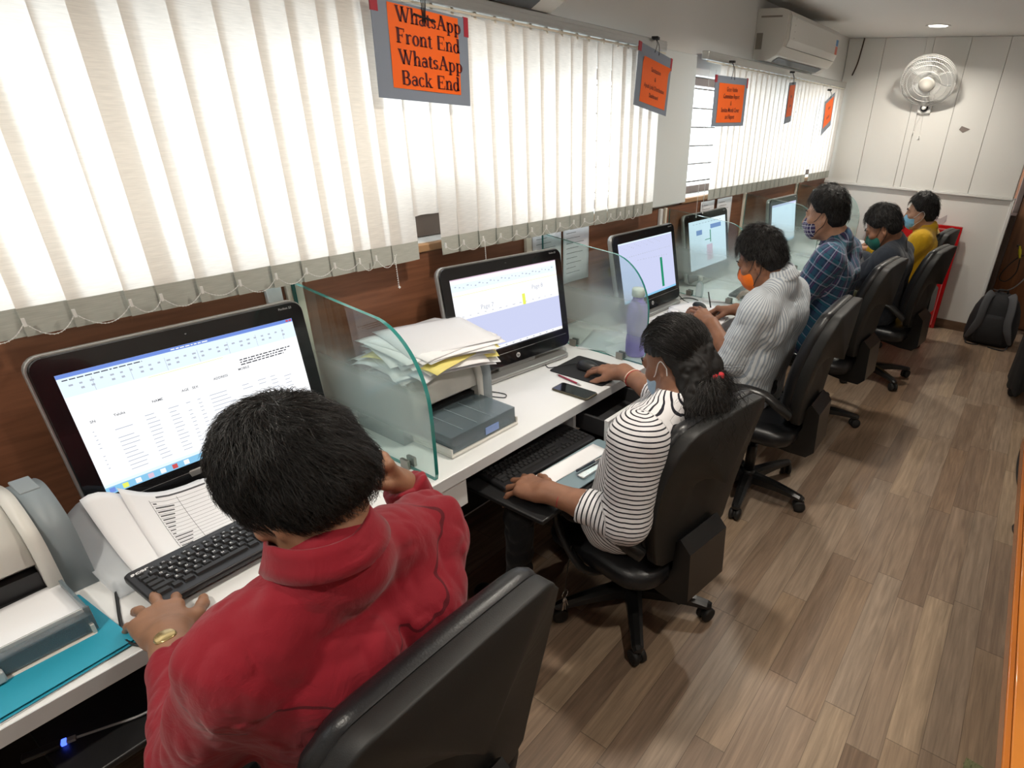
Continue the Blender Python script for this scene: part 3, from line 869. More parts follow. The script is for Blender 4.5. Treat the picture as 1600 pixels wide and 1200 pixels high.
# sheet in the near printer's tray and teal folder under it
sheet('paper_sheet', 'white sheet lying in the tray of the printer at the left edge', 'paper', .16, .21, (.415, .065, .7925), rad(3))
fo = MB().prism(rrect(.235, .33, .006), 0, .0012).prism(rrect(.230, .328, .006, 6, -.002, .0), .0045, .0056)
o = fo.build('document_folder', M_teal); o.location = (.482, .030, DT + .0042); o.rotation_euler = (0, rad(0), rad(4)); tag(o, 'teal card folder under the near printer tray at the desk edge', 'folder')
for k, (dx, dy, a) in enumerate(((.006, -.06, 3), (.012, -.075, 5), (-.01, -.09, 2))):
    sheet('loose_paper', ('white sheet sticking out below the teal folder, upper one', 'white sheet sticking out below the teal folder, middle one', 'white sheet sticking out below the teal folder, lowest one')[k], 'paper', .21, .297, (.487 + dx, .060 + dy, DT + .0026 - .0009 * k), rad(a), group='papers under the teal folder')

# big curled papers between the near printer and the monitor
def lift(Y, u):
    v = (Y - .295) / .27
    return (.072 + .075 * math.exp(-(v / .28) ** 2) - .16 * max(0, v - .80)) * max(0, 1 - u) ** 1.9 + .003
sheet('document_sleeve', 'clear plastic sleeve of papers leaning on the near monitor foot', 'plastic sleeve', .205, .20, (.318, .322, DT + .001), rad(5), mat('clear_sleeve', (.72, .76, .80), .12, alpha=.40), lambda u, v: lift(.222 + .20 * v, u) * .97, 14, 12)
sheet('loose_paper', 'blank white paper curling up against the near monitor', 'paper', .200, .25, (.317, .400, DT + .0035), rad(3), None, lambda u, v: lift(.275 + .25 * v, u), 18, 14)
TL = []
for k in range(15): TL.append((.12 + .052 * k, .123 + .052 * k, .16, .86))
for v in (.16, .36, .60, .86): TL.append((.10, .87, v, v + .003))
TL.append((.055, .075, .22, .80))
for k in range(14): TL.append((.135 + .052 * k, .150 + .052 * k, .175, .20 + .016 * (k * 7 % 8)))
sheet('printed_form', 'second printed form half under the first, in front of the near monitor', 'paper', .185, .26, (.325, .590, DT + .0070), rad(7), M_paper2, lambda u, v: lift(.46 + .26 * v, u) * .75, 16, 14, lines=TL[:15])
sheet('printed_form', 'printed table form lying behind the near keyboard', 'paper', .195, .27, (.322, .470, DT + .0095), rad(-3), None, lambda u, v: lift(.335 + .27 * v, u), 18, 16, lines=TL)
MB()
o = MB().box(-.012, .012, -.05, .05, 0, .006, bev=.001).build('sticky_note_pad', mat('lime', (.35, .55, .04), .6)); o.location = (.205, .62, DT + .028); tag(o, 'lime green note pad on the foot of the near monitor', 'note pad')

# tall pile on the second printer
r_ = random.Random(21)
n_st = 26
kinds = ['white', 'creased white', 'grey-white', 'yellow', 'printed white']
for k in range(n_st):
    z = DT + .228 + .0021 * k + .002
    a = rad(r_.uniform(-24, 14)); dx, dy = r_.uniform(-.028, .028), r_.uniform(-.035, .035)
    if k in (8, 19): a, dy = rad(-22), .04
    yl = k in (3, 8, 13, 19)
    top = k >= n_st - 3
    amp = .0018 + .00035 * (n_st - k)
    if top: a, dx, dy = (rad(-6), -.005, -.01) if k == n_st - 3 else ((rad(3), .0, .02) if k == n_st - 2 else (rad(-15), .0, .04))
    ph = r_.uniform(0, 6)
    droop = lambda u, v, amp=amp, ph=ph: -amp * 2.2 * (max(0, abs(u - .5) - .28) * 4) ** 2 - amp * 1.0 * (max(0, abs(v - .5) - .30) * 4) ** 2 + .0005 * sin(5 * u + ph) * sin(4 * v)
    lab = 'topmost blank sheet on the pile of papers on the second printer' if k == n_st - 1 else ('yellow sheet within the pile on the second printer' if yl else 'white sheet within the pile of papers on the second printer')
    sheet('loose_paper', lab, 'paper', .30, .315, (.262 + dx, 1.225 + dy, z), a, M_yel if yl else (M_paper2 if k % 4 == 1 else M_paper), droop, 10, 10, group='yellow sheets in the pile' if yl else ('papers piled on the second printer' if k < n_st - 1 else None))

# ------------------------------------------------------------------ near keyboard
M_key = mat('key_black', (.016, .016, .017), .5, bump=.05, bscale=200)
M_leg = mat('key_legend', (.75, .75, .75), .5)
M_kb = mat('keyboard_black', (.014, .014, .016), .38)
def keyboard(label, loc, rz, legend=True, rows=None, maker=None, L=.45, Dp=.158):
    """local y along the keys, +x towards the typist; origin centre"""
    t = thing('computer_keyboard', label, 'keyboard', loc, rz)
    base = MB(); R = []
    for ins, z in ((.003, 0), (0, .003), (0, .014), (.003, .018)): R.append([(p[1], p[0], z) for p in rrect(L - 2 * ins, Dp - 2 * ins, .012, 5)])
    base.rings(R); b = base.build('base', M_kb, t)
    kk = MB(); lg = MB(); P = .019
    x0 = -Dp / 2 + .048
    rowdef = ['`1234567890-=#', ' QWERTYUIOP[]', ' ASDFGHJKL;\'', ' ZXCVBNM,./']
    R4 = Matrix.Rotation(pi / 2, 4, 'Z')
    y_l = -L / 2 + .014
    def key(x, y, wy, wx=.0165, h=.0235, ch=None):
        v = []
        for dx, dy, z in ((wx / 2, wy / 2, .0175), (wx / 2 - .0022, wy / 2 - .0022, h)):
            v.append([(x + a * dx, y + c * dy, z) for a, c in ((-1, -1), (1, -1), (1, 1), (-1, 1))])
        kk.rings(v, 0, False)
        if ch and legend: text_mb(lg, ch, .0072, Matrix.Translation((x - .002, y - .0045, h + .0002)) @ R4, 0, .0002)
    for k in range(13):      # function row
        y = y_l + .008 + k * P * 1.13 + (.006 if k > 0 else 0)
        key(x0 - .019, y, .0165, .012, .0215, 'Esc' if k == 0 else None)
        if k and legend: text_mb(lg, 'F%d' % k, .005, Matrix.Translation((x0 - .019, y - .004, .0217)) @ R4, 0, .0001)
    for ri, row in enumerate(rowdef):
        x = x0 + ri * P
        y = y_l + .008
        lead = (1.0, 1.5, 1.75, 2.25)[ri]
        if ri > 0:
            key(x, y_l + lead * P / 2 - .001, lead * P - .0028)
            y = y_l + lead * P + .0085
        for ch in row.strip():
            key(x, y, .0165, ch=ch); y += P
        wd = y_l + 15 * P - (y - .0095) - .0015
        if wd > .01: key(x, y - .0095 + wd / 2, wd)
    x = x0 + 4 * P; y = y_l
    for wd in (1.5, 1.1, 1.3, 6.0, 1.3, 1.1, 1.1, 1.5):
        key(x, y + wd * P / 2, wd * P - .0028); y += wd * P
    for c in range(3):       # navigation block
        for ri in (0, 1, 4): key(x0 + ri * P, y_l + 15.6 * P + c * P, .0165)
    key(x0 + 3 * P, y_l + 16.6 * P, .0165)
    for c in range(4):       # number pad
        for ri in range(5): key(x0 + ri * P, y_l + 19.0 * P + c * P, .0165, ch=('789-', '456+', '123 ', '0.  ', '    ')[ri][c].strip() or None)
    kk.build('keys', M_key, t)
    if lg.v: lg.build('key_legends', M_leg, t)
    mk = MB()
    for k in range(5): mk.add([(x0 - .030 - a, y_l + .10 + .052 * k + c + a * .9, .0186) for a, c in ((0, 0), (0, .040), (.009, .040), (.009, 0))], [(0, 1, 2, 3)])
    mk.build('media_buttons', mat('media_key', (.030, .029, .028), .3), t)
    if maker: text_mb(mt := MB(), maker, .0165, Matrix.Translation((-Dp / 2 + .019, -L / 2 + .010, .0186)) @ R4 @ Matrix(((1, .25, 0, 0), (0, 1, 0, 0), (0, 0, 1, 0), (0, 0, 0, 1))), 0, .0006, xs=1.15); mt.build('maker_lettering', M_leg, t)
    return t
keyboard('black keyboard with white legends under the hand of the man in red', (.470, .480, DT + .0165), rad(1.5), True, maker='acer')
keyboard('black keyboard on the pulled-out tray before the woman in stripes', (.605, 1.375, .6255), rad(-4), False)
keyboard('black keyboard on the desk under the hands of the man in plaid', (.475, 3.585, DT + .001), rad(4), False)

# ------------------------------------------------------------------ things on the second place
o = MB().prism(rrect(.265, .215, .012), 0, .003).build('mouse_pad', mat('mousepad_black', (.013, .013, .014), .75, bump=.1, bscale=400)); o.location = (.452, 1.885, DT + .0008); o.rotation_euler = (0, 0, rad(2)); tag(o, 'black mouse pad on the desk under the right hand of the woman in stripes', 'mouse pad')
def mouse(label, loc, rz):
    t = thing('computer_mouse', label, 'mouse', loc, rz)
    b = MB(); R = []
    for k in range(9):
        a = k / 8; z = .036 * sin(a * pi / 2); s = cos(a * pi / 2) ** .55 if a < 1 else .02
        R.append([((.054 * s) * cos(p) - .006 * a, (.031 - .004 * cos(p)) * s * sin(p), z) for p in [2 * pi * i / 24 for i in range(24)]])
    b.rings(R); b.build('shell', M_blk, t)
    MB().lathe([(.0, -.0035), (.009, -.0035), (.009, .0035), (0, .0035)], 16, M=Matrix.Translation((-.026, 0, .026)) @ Matrix.Rotation(pi / 2, 4, 'X')).build('scroll_wheel', mat('wheel_grey', (.35, .35, .36), .35, metal=.5), t)
    return t
mouse('black mouse gripped by the woman in stripes on its pad', (.445, 1.885, DT + .0042), rad(8))
mouse('dark mouse beside the right hand of the man in the striped shirt', (.40, 3.0, DT + .001), rad(-20))
def phone(label, loc, rz):
    t = thing('smartphone', label, 'phone', loc, rz)
    b = MB(); R = []
    for ins, z in ((.002, 0), (0, .002), (0, .006), (.0015, .0078)): R.append([(p[0], p[1], z) for p in rrect(.170 - 2 * ins, .076 - 2 * ins, .010, 5)])
    b.rings(R); b.build('case', mat('phone_case', (.10, .085, .055), .35, metal=.5), t)
    MB().prism(rrect(.160, .070, .008), .0079, .0083).build('screen', M_blkgloss, t)
    return t
phone('dark smartphone lying face up at the desk edge', (.536, 1.672, DT + .001), rad(2))
pn = thing('ballpoint_pen', 'red pen lying along the edge of the mouse pad', 'pen', (.45, 1.745, DT + .0055), rad(-9))
Mr = Matrix.Rotation(pi / 2, 4, 'Y')
MB().lathe([(0, -.062), (.0035, -.060), (.0040, .030), (.0040, .050)], 10, M=Mr).build('barrel', mat('pen_red', (.30, .02, .05), .3), pn)
MB().lathe([(.0038, .0502), (.0036, .070), (0, .071)], 10, M=Mr).build('cap', mat('pen_silver', (.6, .6, .6), .3, metal=.7), pn)
MB().lathe([(0, -.074), (.0012, -.073), (.0030, -.0625)], 10, M=Mr).build('tip', mat('pen_silver', (.6, .6, .6), .3, metal=.7), pn)

# water bottle
bt = thing('water_bottle', 'purple plastic water bottle with a white cap behind the second glass divider', 'bottle', (.500, 2.165, DT + .001))
m, n, L, b = nt_mat('purple_plastic'); b.inputs['Base Color'].default_value = (.36, .22, .92, 1); b.inputs['Roughness'].default_value = .15; b.inputs['Transmission Weight'].default_value = .15; b.inputs['IOR'].default_value = 1.2
MB().lathe([(0, .0), (.041, .001), (.045, .010), (.046, .07), (.042, .10), (.046, .125), (.0465, .20), (.043, .225), (.031, .245), (.0235, .255), (.0235, .268)], 32).build('body', m, bt)
MB().lathe([(.026, .2685), (.029, .271), (.029, .298), (.026, .304), (0, .305)], 28).build('cap', mat('cap_white', (.85, .85, .80), .4), bt)
sb = thing('sanitiser_bottle', 'small clear bottle with a white cap beside the monitor with the green bar', 'bottle', (.275, 3.235, DT + .001))
m, n, L, b = nt_mat('clear_plastic'); b.inputs['Base Color'].default_value = (.85, .93, .97, 1); b.inputs['Roughness'].default_value = .08; b.inputs['Alpha'].default_value = .45
MB().lathe([(0, 0), (.021, .001), (.023, .006), (.023, .065), (.019, .08), (.010, .088), (.010, .096)], 24).build('body', m, sb)
MB().lathe([(.0125, .0965), (.0135, .098), (.0135, .122), (.011, .125), (0, .1255)], 20).build('cap', mat('cap_white', (.85, .85, .80), .4), sb)

# papers by the second divider and at the third place
for k, (x, y, z, a, lab) in enumerate(((.30, 2.225, .0012, 20, 'grey-white paper lying flat behind the second glass divider, lower one'), (.36, 2.34, .0022, -12, 'white paper lying flat behind the second glass divider, upper one'), (.43, 2.19, .0032, 75, 'white slip standing out beside the purple bottle'))):
    sheet('loose_paper', lab, 'paper', .21, .28 if k < 2 else .14, (x, y, DT + z), rad(a), M_paper2 if k == 0 else M_paper, lambda u, v: .003 * sin(3 * u) ** 2)
sheet('loose_paper', 'white creased paper held down by the left hand of the man in the striped shirt', 'paper', .23, .30, (.475, 2.735, DT + .002), rad(28), None, lambda u, v: .004 + .045 * max(0, .5 - u) * abs(sin(5 * v)) + .02 * max(0, v - .6))
sheet('loose_paper', 'white folded paper under the pen hand of the man in the striped shirt', 'paper', .22, .25, (.42, 2.95, DT + .006), rad(-14), None, lambda u, v: .004 + .05 * abs(u - .35) * (1 - v * .6))
sheet('loose_paper', 'white sheet hanging near the desk edge below the pen hand', 'paper', .16, .20, (.53, 2.87, DT + .0015), rad(10), M_paper, lambda u, v: .002)
sheet('loose_paper', 'white paper lying behind the third glass divider beside a black keyboard', 'paper', .21, .297, (.36, 3.33, DT + .0012), rad(30), None, lambda u, v: .004 * sin(3 * u) ** 2)
sheet('loose_paper', 'blank white paper on the desk by the fourth glass divider', 'paper', .30, .42, (.44, 4.17, DT + .0012), rad(2), M_paper, lambda u, v: 0)
for k in range(3):
    sheet('loose_paper', ('white paper at the writing hand of the man in the green mask, top one', 'white paper at the writing hand of the man in the green mask, middle one', 'white paper at the writing hand of the man in the green mask, lowest one')[k], 'paper', .21, .297, (.40 + .02 * k, 5.12 - .05 * k, DT + .008 - .003 * k), rad(12 - 15 * k), M_paper2 if k == 1 else None, lambda u, v: .002 + .02 * max(0, v - .7))
bx = thing('cardboard_box', 'small brown carton on the far desk beside the last glass divider', 'box', (.42, 5.72, DT + .001), rad(4))
MB().box(-.10, .10, -.13, .13, 0, .13, bev=.003).build('carton', mat('cardboard', (.42, .29, .17), .7, noise=.05), bx)
MB().box(-.1005, .1005, -.02, .02, .1302, .1306).build('tape', mat('tape', (.5, .38, .22), .25), bx)
# papers fixed to the dado
def wall_sheet(label, y, z, w, h, n_, m=None):
    t = sheet('wall_paper_sheet' if False else 'posted_sheet', label, 'paper', h, w, (.0195, y, z), 0, m or M_paper2, lambda u, v: .004 * sin(3.0 * v + n_) ** 2, 6, 8, lines=[(.10 + .09 * k, .108 + .09 * k, .12, .5 + .05 * (k * 3 % 7)) for k in range(9)])
    t.rotation_euler = (0, rad(90), 0)
    return t
wall_sheet('grey-white printed sheet posted on the brown panel behind the second divider, left one', 2.13, 1.105, .20, .25, 1)
wall_sheet('grey-white printed sheet posted on the brown panel behind the second divider, right one', 2.345, 1.10, .20, .26, 2)
wall_sheet('white sheet posted on the brown panel behind the blue-box monitor, left one', 3.76, 1.10, .20, .26, 3, M_paper)
wall_sheet('white sheet posted on the brown panel behind the blue-box monitor, right one', 4.02, 1.105, .24, .25, 4, M_paper)

# clipboard on the tray
cb = thing('clipboard', 'grey clipboard with a steel clip on the tray before the woman in stripes', 'clipboard', (.775, 1.415, .632), rad(-3))
MB().prism(rrect(.16, .36, .012), 0, .004).build('board', mat('board_grey_blue', (.20, .28, .32), .35), cb)
MB().box(.028, .060, -.07, .07, .0042, .012, bev=.003).build('clip', M_chrome, cb)
sheet('paper_sheet', 'narrow white sheet held on the grey clipboard', 'paper', .075, .33, (.738, 1.385, .6372), rad(-5), M_paper, lambda u, v: .001)
pn2 = thing('ballpoint_pen', 'dark pen lying in the steel clip of the clipboard', 'pen', (.80, 1.42, .650), rad(82))
MB().lathe([(0, -.07), (.0045, -.066), (.0048, .06), (0, .066)], 10, M=Mr).build('barrel', mat('pen_navy', (.02, .03, .05), .3), pn2)
MB().lathe([(.0050, .02), (.0052, .021), (.0052, .055), (.0050, .056)], 10, M=Mr).build('clip', M_chrome, pn2)
o = MB().box(-.018, .018, -.022, .022, 0, .012, bev=.004).build('red_eraser', mat('red_rubber', (.55, .02, .03), .5)); o.location = (.548, 1.33, .6262); tag(o, 'small red eraser behind the tray keyboard', 'eraser')

# ------------------------------------------------------------------ cables
def cable(name, label, pts, r, m, n=8):
    t = MB().tube(spline(pts, n), r, 6).build(name, m); return tag(t, label, 'cable')
M_cab = mat('cable_black', (.012, .012, .012), .45)
M_cabg = mat('cable_grey', (.32, .32, .33), .45)
z = DT + .003
cable('power_cable', 'black cable curling off the desk edge beside the blue folder', [(.36, .245, z), (.43, .225, z + .001), (.50, .205, z), (.57, .19, z + .004), (.612, .205, z + .002), (.622, .235, .735), (.60, .30, .69), (.5, .4, .68)], .0032, M_cab)
cable('mouse_cable', 'thin black mouse cable running back to the second monitor', [(.39, 1.88, DT + .018), (.345, 1.86, DT + .006), (.31, 1.80, z), (.29, 1.80, z), (.262, 1.82, z)], .0018, M_cab)
cable('printer_cable', 'thin black cable looped on the desk right of the paper-topped printer', [(.22, 1.418, DT + .06), (.24, 1.43, DT + .012), (.30, 1.44, z), (.345, 1.455, z), (.365, 1.47, z), (.345, 1.49, z), (.29, 1.475, z), (.25, 1.45, z)], .0018, M_cab)
cable('usb_cable', 'pale grey cable looping under the near desk edge to a lit plug', [(.545, .20, .70), (.58, .225, .64), (.60, .215, .60), (.60, .165, .592), (.575, .11, .592), (.555, .068, .593)], .0028, M_cabg)
cable('monitor_cable', 'tangle of black cable by the foot of the monitor with the green bar', [(.20, 3.06, DT + .06), (.25, 3.09, z), (.31, 3.07, z), (.33, 3.12, z + .004), (.28, 3.16, z), (.24, 3.13, z + .004), (.22, 3.10, z)], .003, M_cab)
us = thing('usb_stick', 'dark memory stick with a glowing blue light under the near desk', 'usb stick', (.540, .035, .5865), rad(70))
MB().box(-.045, .012, -.009, .009, .0, .009, bev=.002).build('casing', M_blk, us)
MB().box(.0122, .020, -.007, .007, .001, .008, bev=.001).build('light', emis('usb_blue', (.05, .10, 1.0), 3.0), us)
MB().box(.0202, .034, -.006, .006, .0015, .0075, bev=.001).build('plug', M_cabg, us)
# ------------------------------------------------------------------ hanging signs
M_board = mat('sign_grey_board', (.235, .275, .345), .6, noise=.03)
M_orange = mat('sign_orange_paper', (1.0, .15, .008), .6)
M_text = mat('sign_ink', (.085, .008, .012), .6)
M_redtape = mat('red_tape', (.42, .03, .05), .4)
M_wire = mat('black_wire', (.010, .010, .010), .4)

# serif capitals and small letters drawn as strokes: l = slanted stem (x0,y0,x1,y1,width), a = arc (cx,cy,rx,ry,from,to,thin,thick), s = serif (x,y,half width)
GL = {
 'W': (1.02, [('l', .10, .72, .34, 0, .13), ('l', .34, 0, .52, .72, .05), ('l', .46, .72, .70, 0, .13), ('l', .70, 0, .92, .72, .05), ('s', .11, .70, .12), ('s', .49, .70, .12), ('s', .91, .70, .10)]),
 'h': (.58, [('l', .13, 0, .13, .74, .12), ('a', .30, .30, .155, .18, 0, 180, .10, .05), ('l', .43, 0, .43, .30, .12), ('s', .13, 0, .13), ('s', .43, 0, .13), ('s', .09, .72, .08)]),
 'a': (.50, [('a', .25, .34, .15, .135, 10, 165, .09, .07), ('l', .38, .05, .38, .36, .12), ('a', .22, .15, .15, .135, 30, 330, .10, .08), ('s', .43, .015, .07)]),
 't': (.36, [('l', .17, .06, .17, .60, .12), ('s', .17, .45, .15), ('a', .24, .09, .09, .09, 180, 330, .08, .05)]),
 's': (.42, [('a', .21, .35, .12, .105, 20, 260, .06, .10), ('a', .20, .13, .13, .115, -160, 85, .06, .10)]),
 'A': (.78, [('l', .12, 0, .40, .74, .05), ('l', .38, .74, .64, 0, .14), ('b', .20, .56, .24), ('s', .13, 0, .12), ('s', .64, 0, .14)]),
 'p': (.58, [('l', .14, -.20, .14, .47, .12), ('a', .29, .23, .18, .235, -150, 150, .05, .12), ('s', .14, -.20, .13), ('s', .09, .455, .07)]),
 'F': (.66, [('l', .17, 0, .17, .72, .14), ('b', .10, .60, .70), ('b', .17, .46, .37), ('s', .17, 0, .15), ('v', .58, .56, .72), ('v', .45, .28, .46), ('s', .12, .70, .10)]),
 'r': (.46, [('l', .14, 0, .14, .46, .12), ('a', .31, .32, .13, .14, 40, 150, .09, .06), ('s', .14, 0, .13), ('s', .09, .445, .07)]),
 'o': (.52, [('a', .26, .235, .18, .24, 0, 360, .06, .12)]),
 'n': (.58, [('l', .13, 0, .13, .46, .12), ('a', .30, .30, .155, .18, 0, 180, .10, .05), ('l', .43, 0, .43, .30, .12), ('s', .13, 0, .13), ('s', .43, 0, .13), ('s', .09, .445, .07)]),
 'E': (.70, [('l', .17, 0, .17, .72, .14), ('b', .10, .62, .70), ('b', .17, .46, .37), ('b', .10, .64, .02), ('v', .60, .56, .72), ('v', .46, .28, .46), ('v', .62, 0, .18)]),
 'd': (.58, [('l', .43, 0, .43, .74, .12), ('a', .26, .23, .17, .235, 20, 340, .05, .12), ('s', .48, .015, .07), ('s', .39, .72, .08)]),
 'B': (.70, [('l', .17, 0, .17, .72, .14), ('a', .34, .545, .19, .175, -95, 95, .05, .13), ('a', .36, .19, .22, .19, -95, 95, .05, .14), ('b', .08, .36, .70), ('b', .17, .36, .37), ('b', .08, .38, .02)]),
 'c': (.48, [('a', .26, .235, .18, .24, 40, 320, .05, .12)]),
 'k': (.60, [('l', .13, 0, .13, .74, .12), ('l', .18, .20, .42, .46, .05), ('l', .26, .28, .46, 0, .14), ('s', .13, 0, .12), ('s', .46, 0, .13), ('s', .43, .455, .11), ('s', .09, .72, .08)]),
 ' ': (.30, []),
}
def serif_text(mb, body, size, M, mi=0):
    W = sum(GL[c][0] for c in body) * size
    x = -W / 2
    for c in body:
        adv, st = GL[c]
        def put(P):
            mb.add([(x + px * size, py * size, 0) for px, py in P], [tuple(range(len(P)))], mi, False, M)
        for s in st:
            if s[0] == 'l': _, x0, y0, x1, y1, w_ = s; w_ = w_ + .028; put([(x0 - w_ / 2, y0), (x0 + w_ / 2, y0), (x1 + w_ / 2, y1), (x1 - w_ / 2, y1)])
            elif s[0] == 's': _, a, b_, h = s; put([(a - h, b_), (a + h, b_), (a + h, b_ + .045), (a - h, b_ + .045)])
            elif s[0] == 'b': _, a, b_, y = s; put([(a, y - .02), (b_, y - .02), (b_, y + .02), (a, y + .02)])
            elif s[0] == 'v': _, a, y0, y1 = s; put([(a - .02, y0), (a + .02, y0), (a + .02, y1), (a - .02, y1)])
            elif s[0] == 'a':
                _, cx, cy, rx, ry, a0, a1, t0, t1 = s; N = 14; t0 += .02; t1 += .03
                for k in range(N):
                    q_ = []
                    for u in (k / N, (k + 1) / N):
                        a = rad(a0 + (a1 - a0) * u); t = t0 + (t1 - t0) * abs(cos(a)); q_.append((a, t))
                    (p, tp), (r, tr_) = q_
                    put([(cx + (rx - tp / 2) * cos(p), cy + (ry - tp * .32) * sin(p)), (cx + (rx + tp / 2) * cos(p), cy + (ry + tp * .32) * sin(p)),
                         (cx + (rx + tr_ / 2) * cos(r), cy + (ry + tr_ * .32) * sin(r)), (cx + (rx - tr_ / 2) * cos(r), cy + (ry - tr_ * .32) * sin(r))])
        x += adv * size

def sign(label, P, ow, oh, odx, odz, lines, serif, size, lead, yaw=0.0, roll=0.0, hang=0.05, tape=True, cross=False, curl=False):
    """P: centre of the board (x,y,z); board w x h given in lines[0]"""
    (bw, bh), txt = lines
    t = thing('hanging_sign', label, 'sign', P, 0)
    # local frame: a right (+Y), b up, c to the room (+X)
    T = Matrix.Rotation(yaw, 4, 'Z') @ Matrix.Rotation(roll, 4, 'X') @ Matrix(((0, 0, 1, 0), (1, 0, 0, 0), (0, 1, 0, 0), (0, 0, 0, 1)))
    MB().box(-bw / 2, bw / 2, -bh / 2, bh / 2, -.0015, .0015, M=T).build('board', M_board, t)
    pp = MB(); N = 8; vs = []; x0, x1, y0, y1 = odx - ow / 2, odx + ow / 2, odz - oh / 2, odz + oh / 2
    for j in range(N + 1):
        for i in range(N + 1):
            u, v = i / N, j / N
            c = .0022 + .0012 * sin(3 * u + 4 * v) ** 2 + (.012 * max(0, v - .86) / .14 * (1 if curl else 0) * (.4 + .6 * u))
            vs.append((x0 + (x1 - x0) * u, y0 + (y1 - y0) * v, c))
    fs = [(j * (N + 1) + i, j * (N + 1) + i + 1, (j + 1) * (N + 1) + i + 1, (j + 1) * (N + 1) + i) for j in range(N) for i in range(N)]
    pp.add(vs, fs, 0, True, T); p = pp.build('orange_paper', M_orange, t)
    lm = MB(); n = len(txt)
    for k, s in enumerate(txt):
        b = odz + lead * ((n - 1) / 2 - k) - size * .3
        if serif: serif_text(lm, s, size, T @ Matrix.Translation((odx + .018 - .006 * (k % 2), b, .0042)))
        else: text_mb(lm, s, size, T @ Matrix.Translation((odx, b + size * .3, .0042)), 0, .0002, 'CENTER', .86)
    lm.build('lettering', M_text, p)
    if tape:
        MB().box(-bw / 2 - .002, -bw / 2 + .022, bh / 2 - .035, bh / 2 + .002, -.003, .0026, M=T).build('corner_tape', M_redtape, t)
        MB().box(bw / 2 - .016, bw / 2 + .003, bh / 2 - .052, bh / 2 + .002, -.003, .0026, M=T).build('corner_tape', M_redtape, t)
    w_ = MB(); zt = bh / 2
    if cross:
        w_.tube([T @ Vector((-.035, zt - .022, .004)), T @ Vector((.045, zt - .030, .005))], .0028, 6)
        for dx in (-.006, .0, .006, .011): w_.tube(spline([T @ Vector((dx, zt - .045, .003)), T @ Vector((dx * .6, zt - .02, .006)), T @ Vector((dx * 1.1, zt + hang * .6, .002)), T @ Vector((dx * .8, zt + hang, -.03))], 5), .0013, 5)
    else:
        w_.tube(spline([T @ Vector((-.022, zt - .012, .003)), T @ Vector((-.006, zt + hang * .5, .003)), T @ Vector((.002, zt + hang, -.012)), T @ Vector((.010, zt + hang * .5, .004)), T @ Vector((.024, zt - .014, .003))], 6), .0016, 5)
        w_.box(-.010, .012, zt + hang - .004, zt + hang + .008, -.030, .004, M=T, bev=.002)
    w_.build('hanging_wire', M_wire, t)
    return t
sign('large orange paper on a grey board with four bold serif lines, hung nearest', (.118, 1.449, 1.851), .265, .215, .006, .012, ((.358, .252), ['WhatsApp', 'Front End', 'WhatsApp', 'Back End']), True, .052, .054, rad(0), rad(-2.0), cross=True)
sign('grey board with orange paper whose top edge curls, at the nearer blind end', (.120, 2.815, 1.862), .275, .185, .01, -.012, ((.350, .255), ['Sanitization', '&', 'Ayush Joda Distribution', 'Dashboard']), False, .026, .036, rad(4), rad(-7), curl=True)
sign('orange paper on a grey board hung at the start of the far blind', (.115, 3.725, 1.805), .36, .205, .005, -.008, ((.455, .262), ['Gram Vaishu', 'Committee Report', '&', 'Sanitize Month Cover', 'and Report']), False, .034, .036, rad(0), rad(1.0), hang=.075, tape=True)
sign('orange paper on a grey board turned almost edge-on, hung mid-way along the far blind', (.125, 4.73, 1.835), .22, .20, 0, .012, ((.27, .26), ['Report', 'Section']), False, .03, .06, rad(10), rad(4), hang=.06, tape=False)
sign('orange paper on a grey board hung last, near the corner with the end wall', (.118, 5.72, 1.785), .30, .19, .0, .012, ((.36, .26), ['Home', 'Isolation']), False, .04, .07, rad(6), rad(13), hang=.05, tape=False)

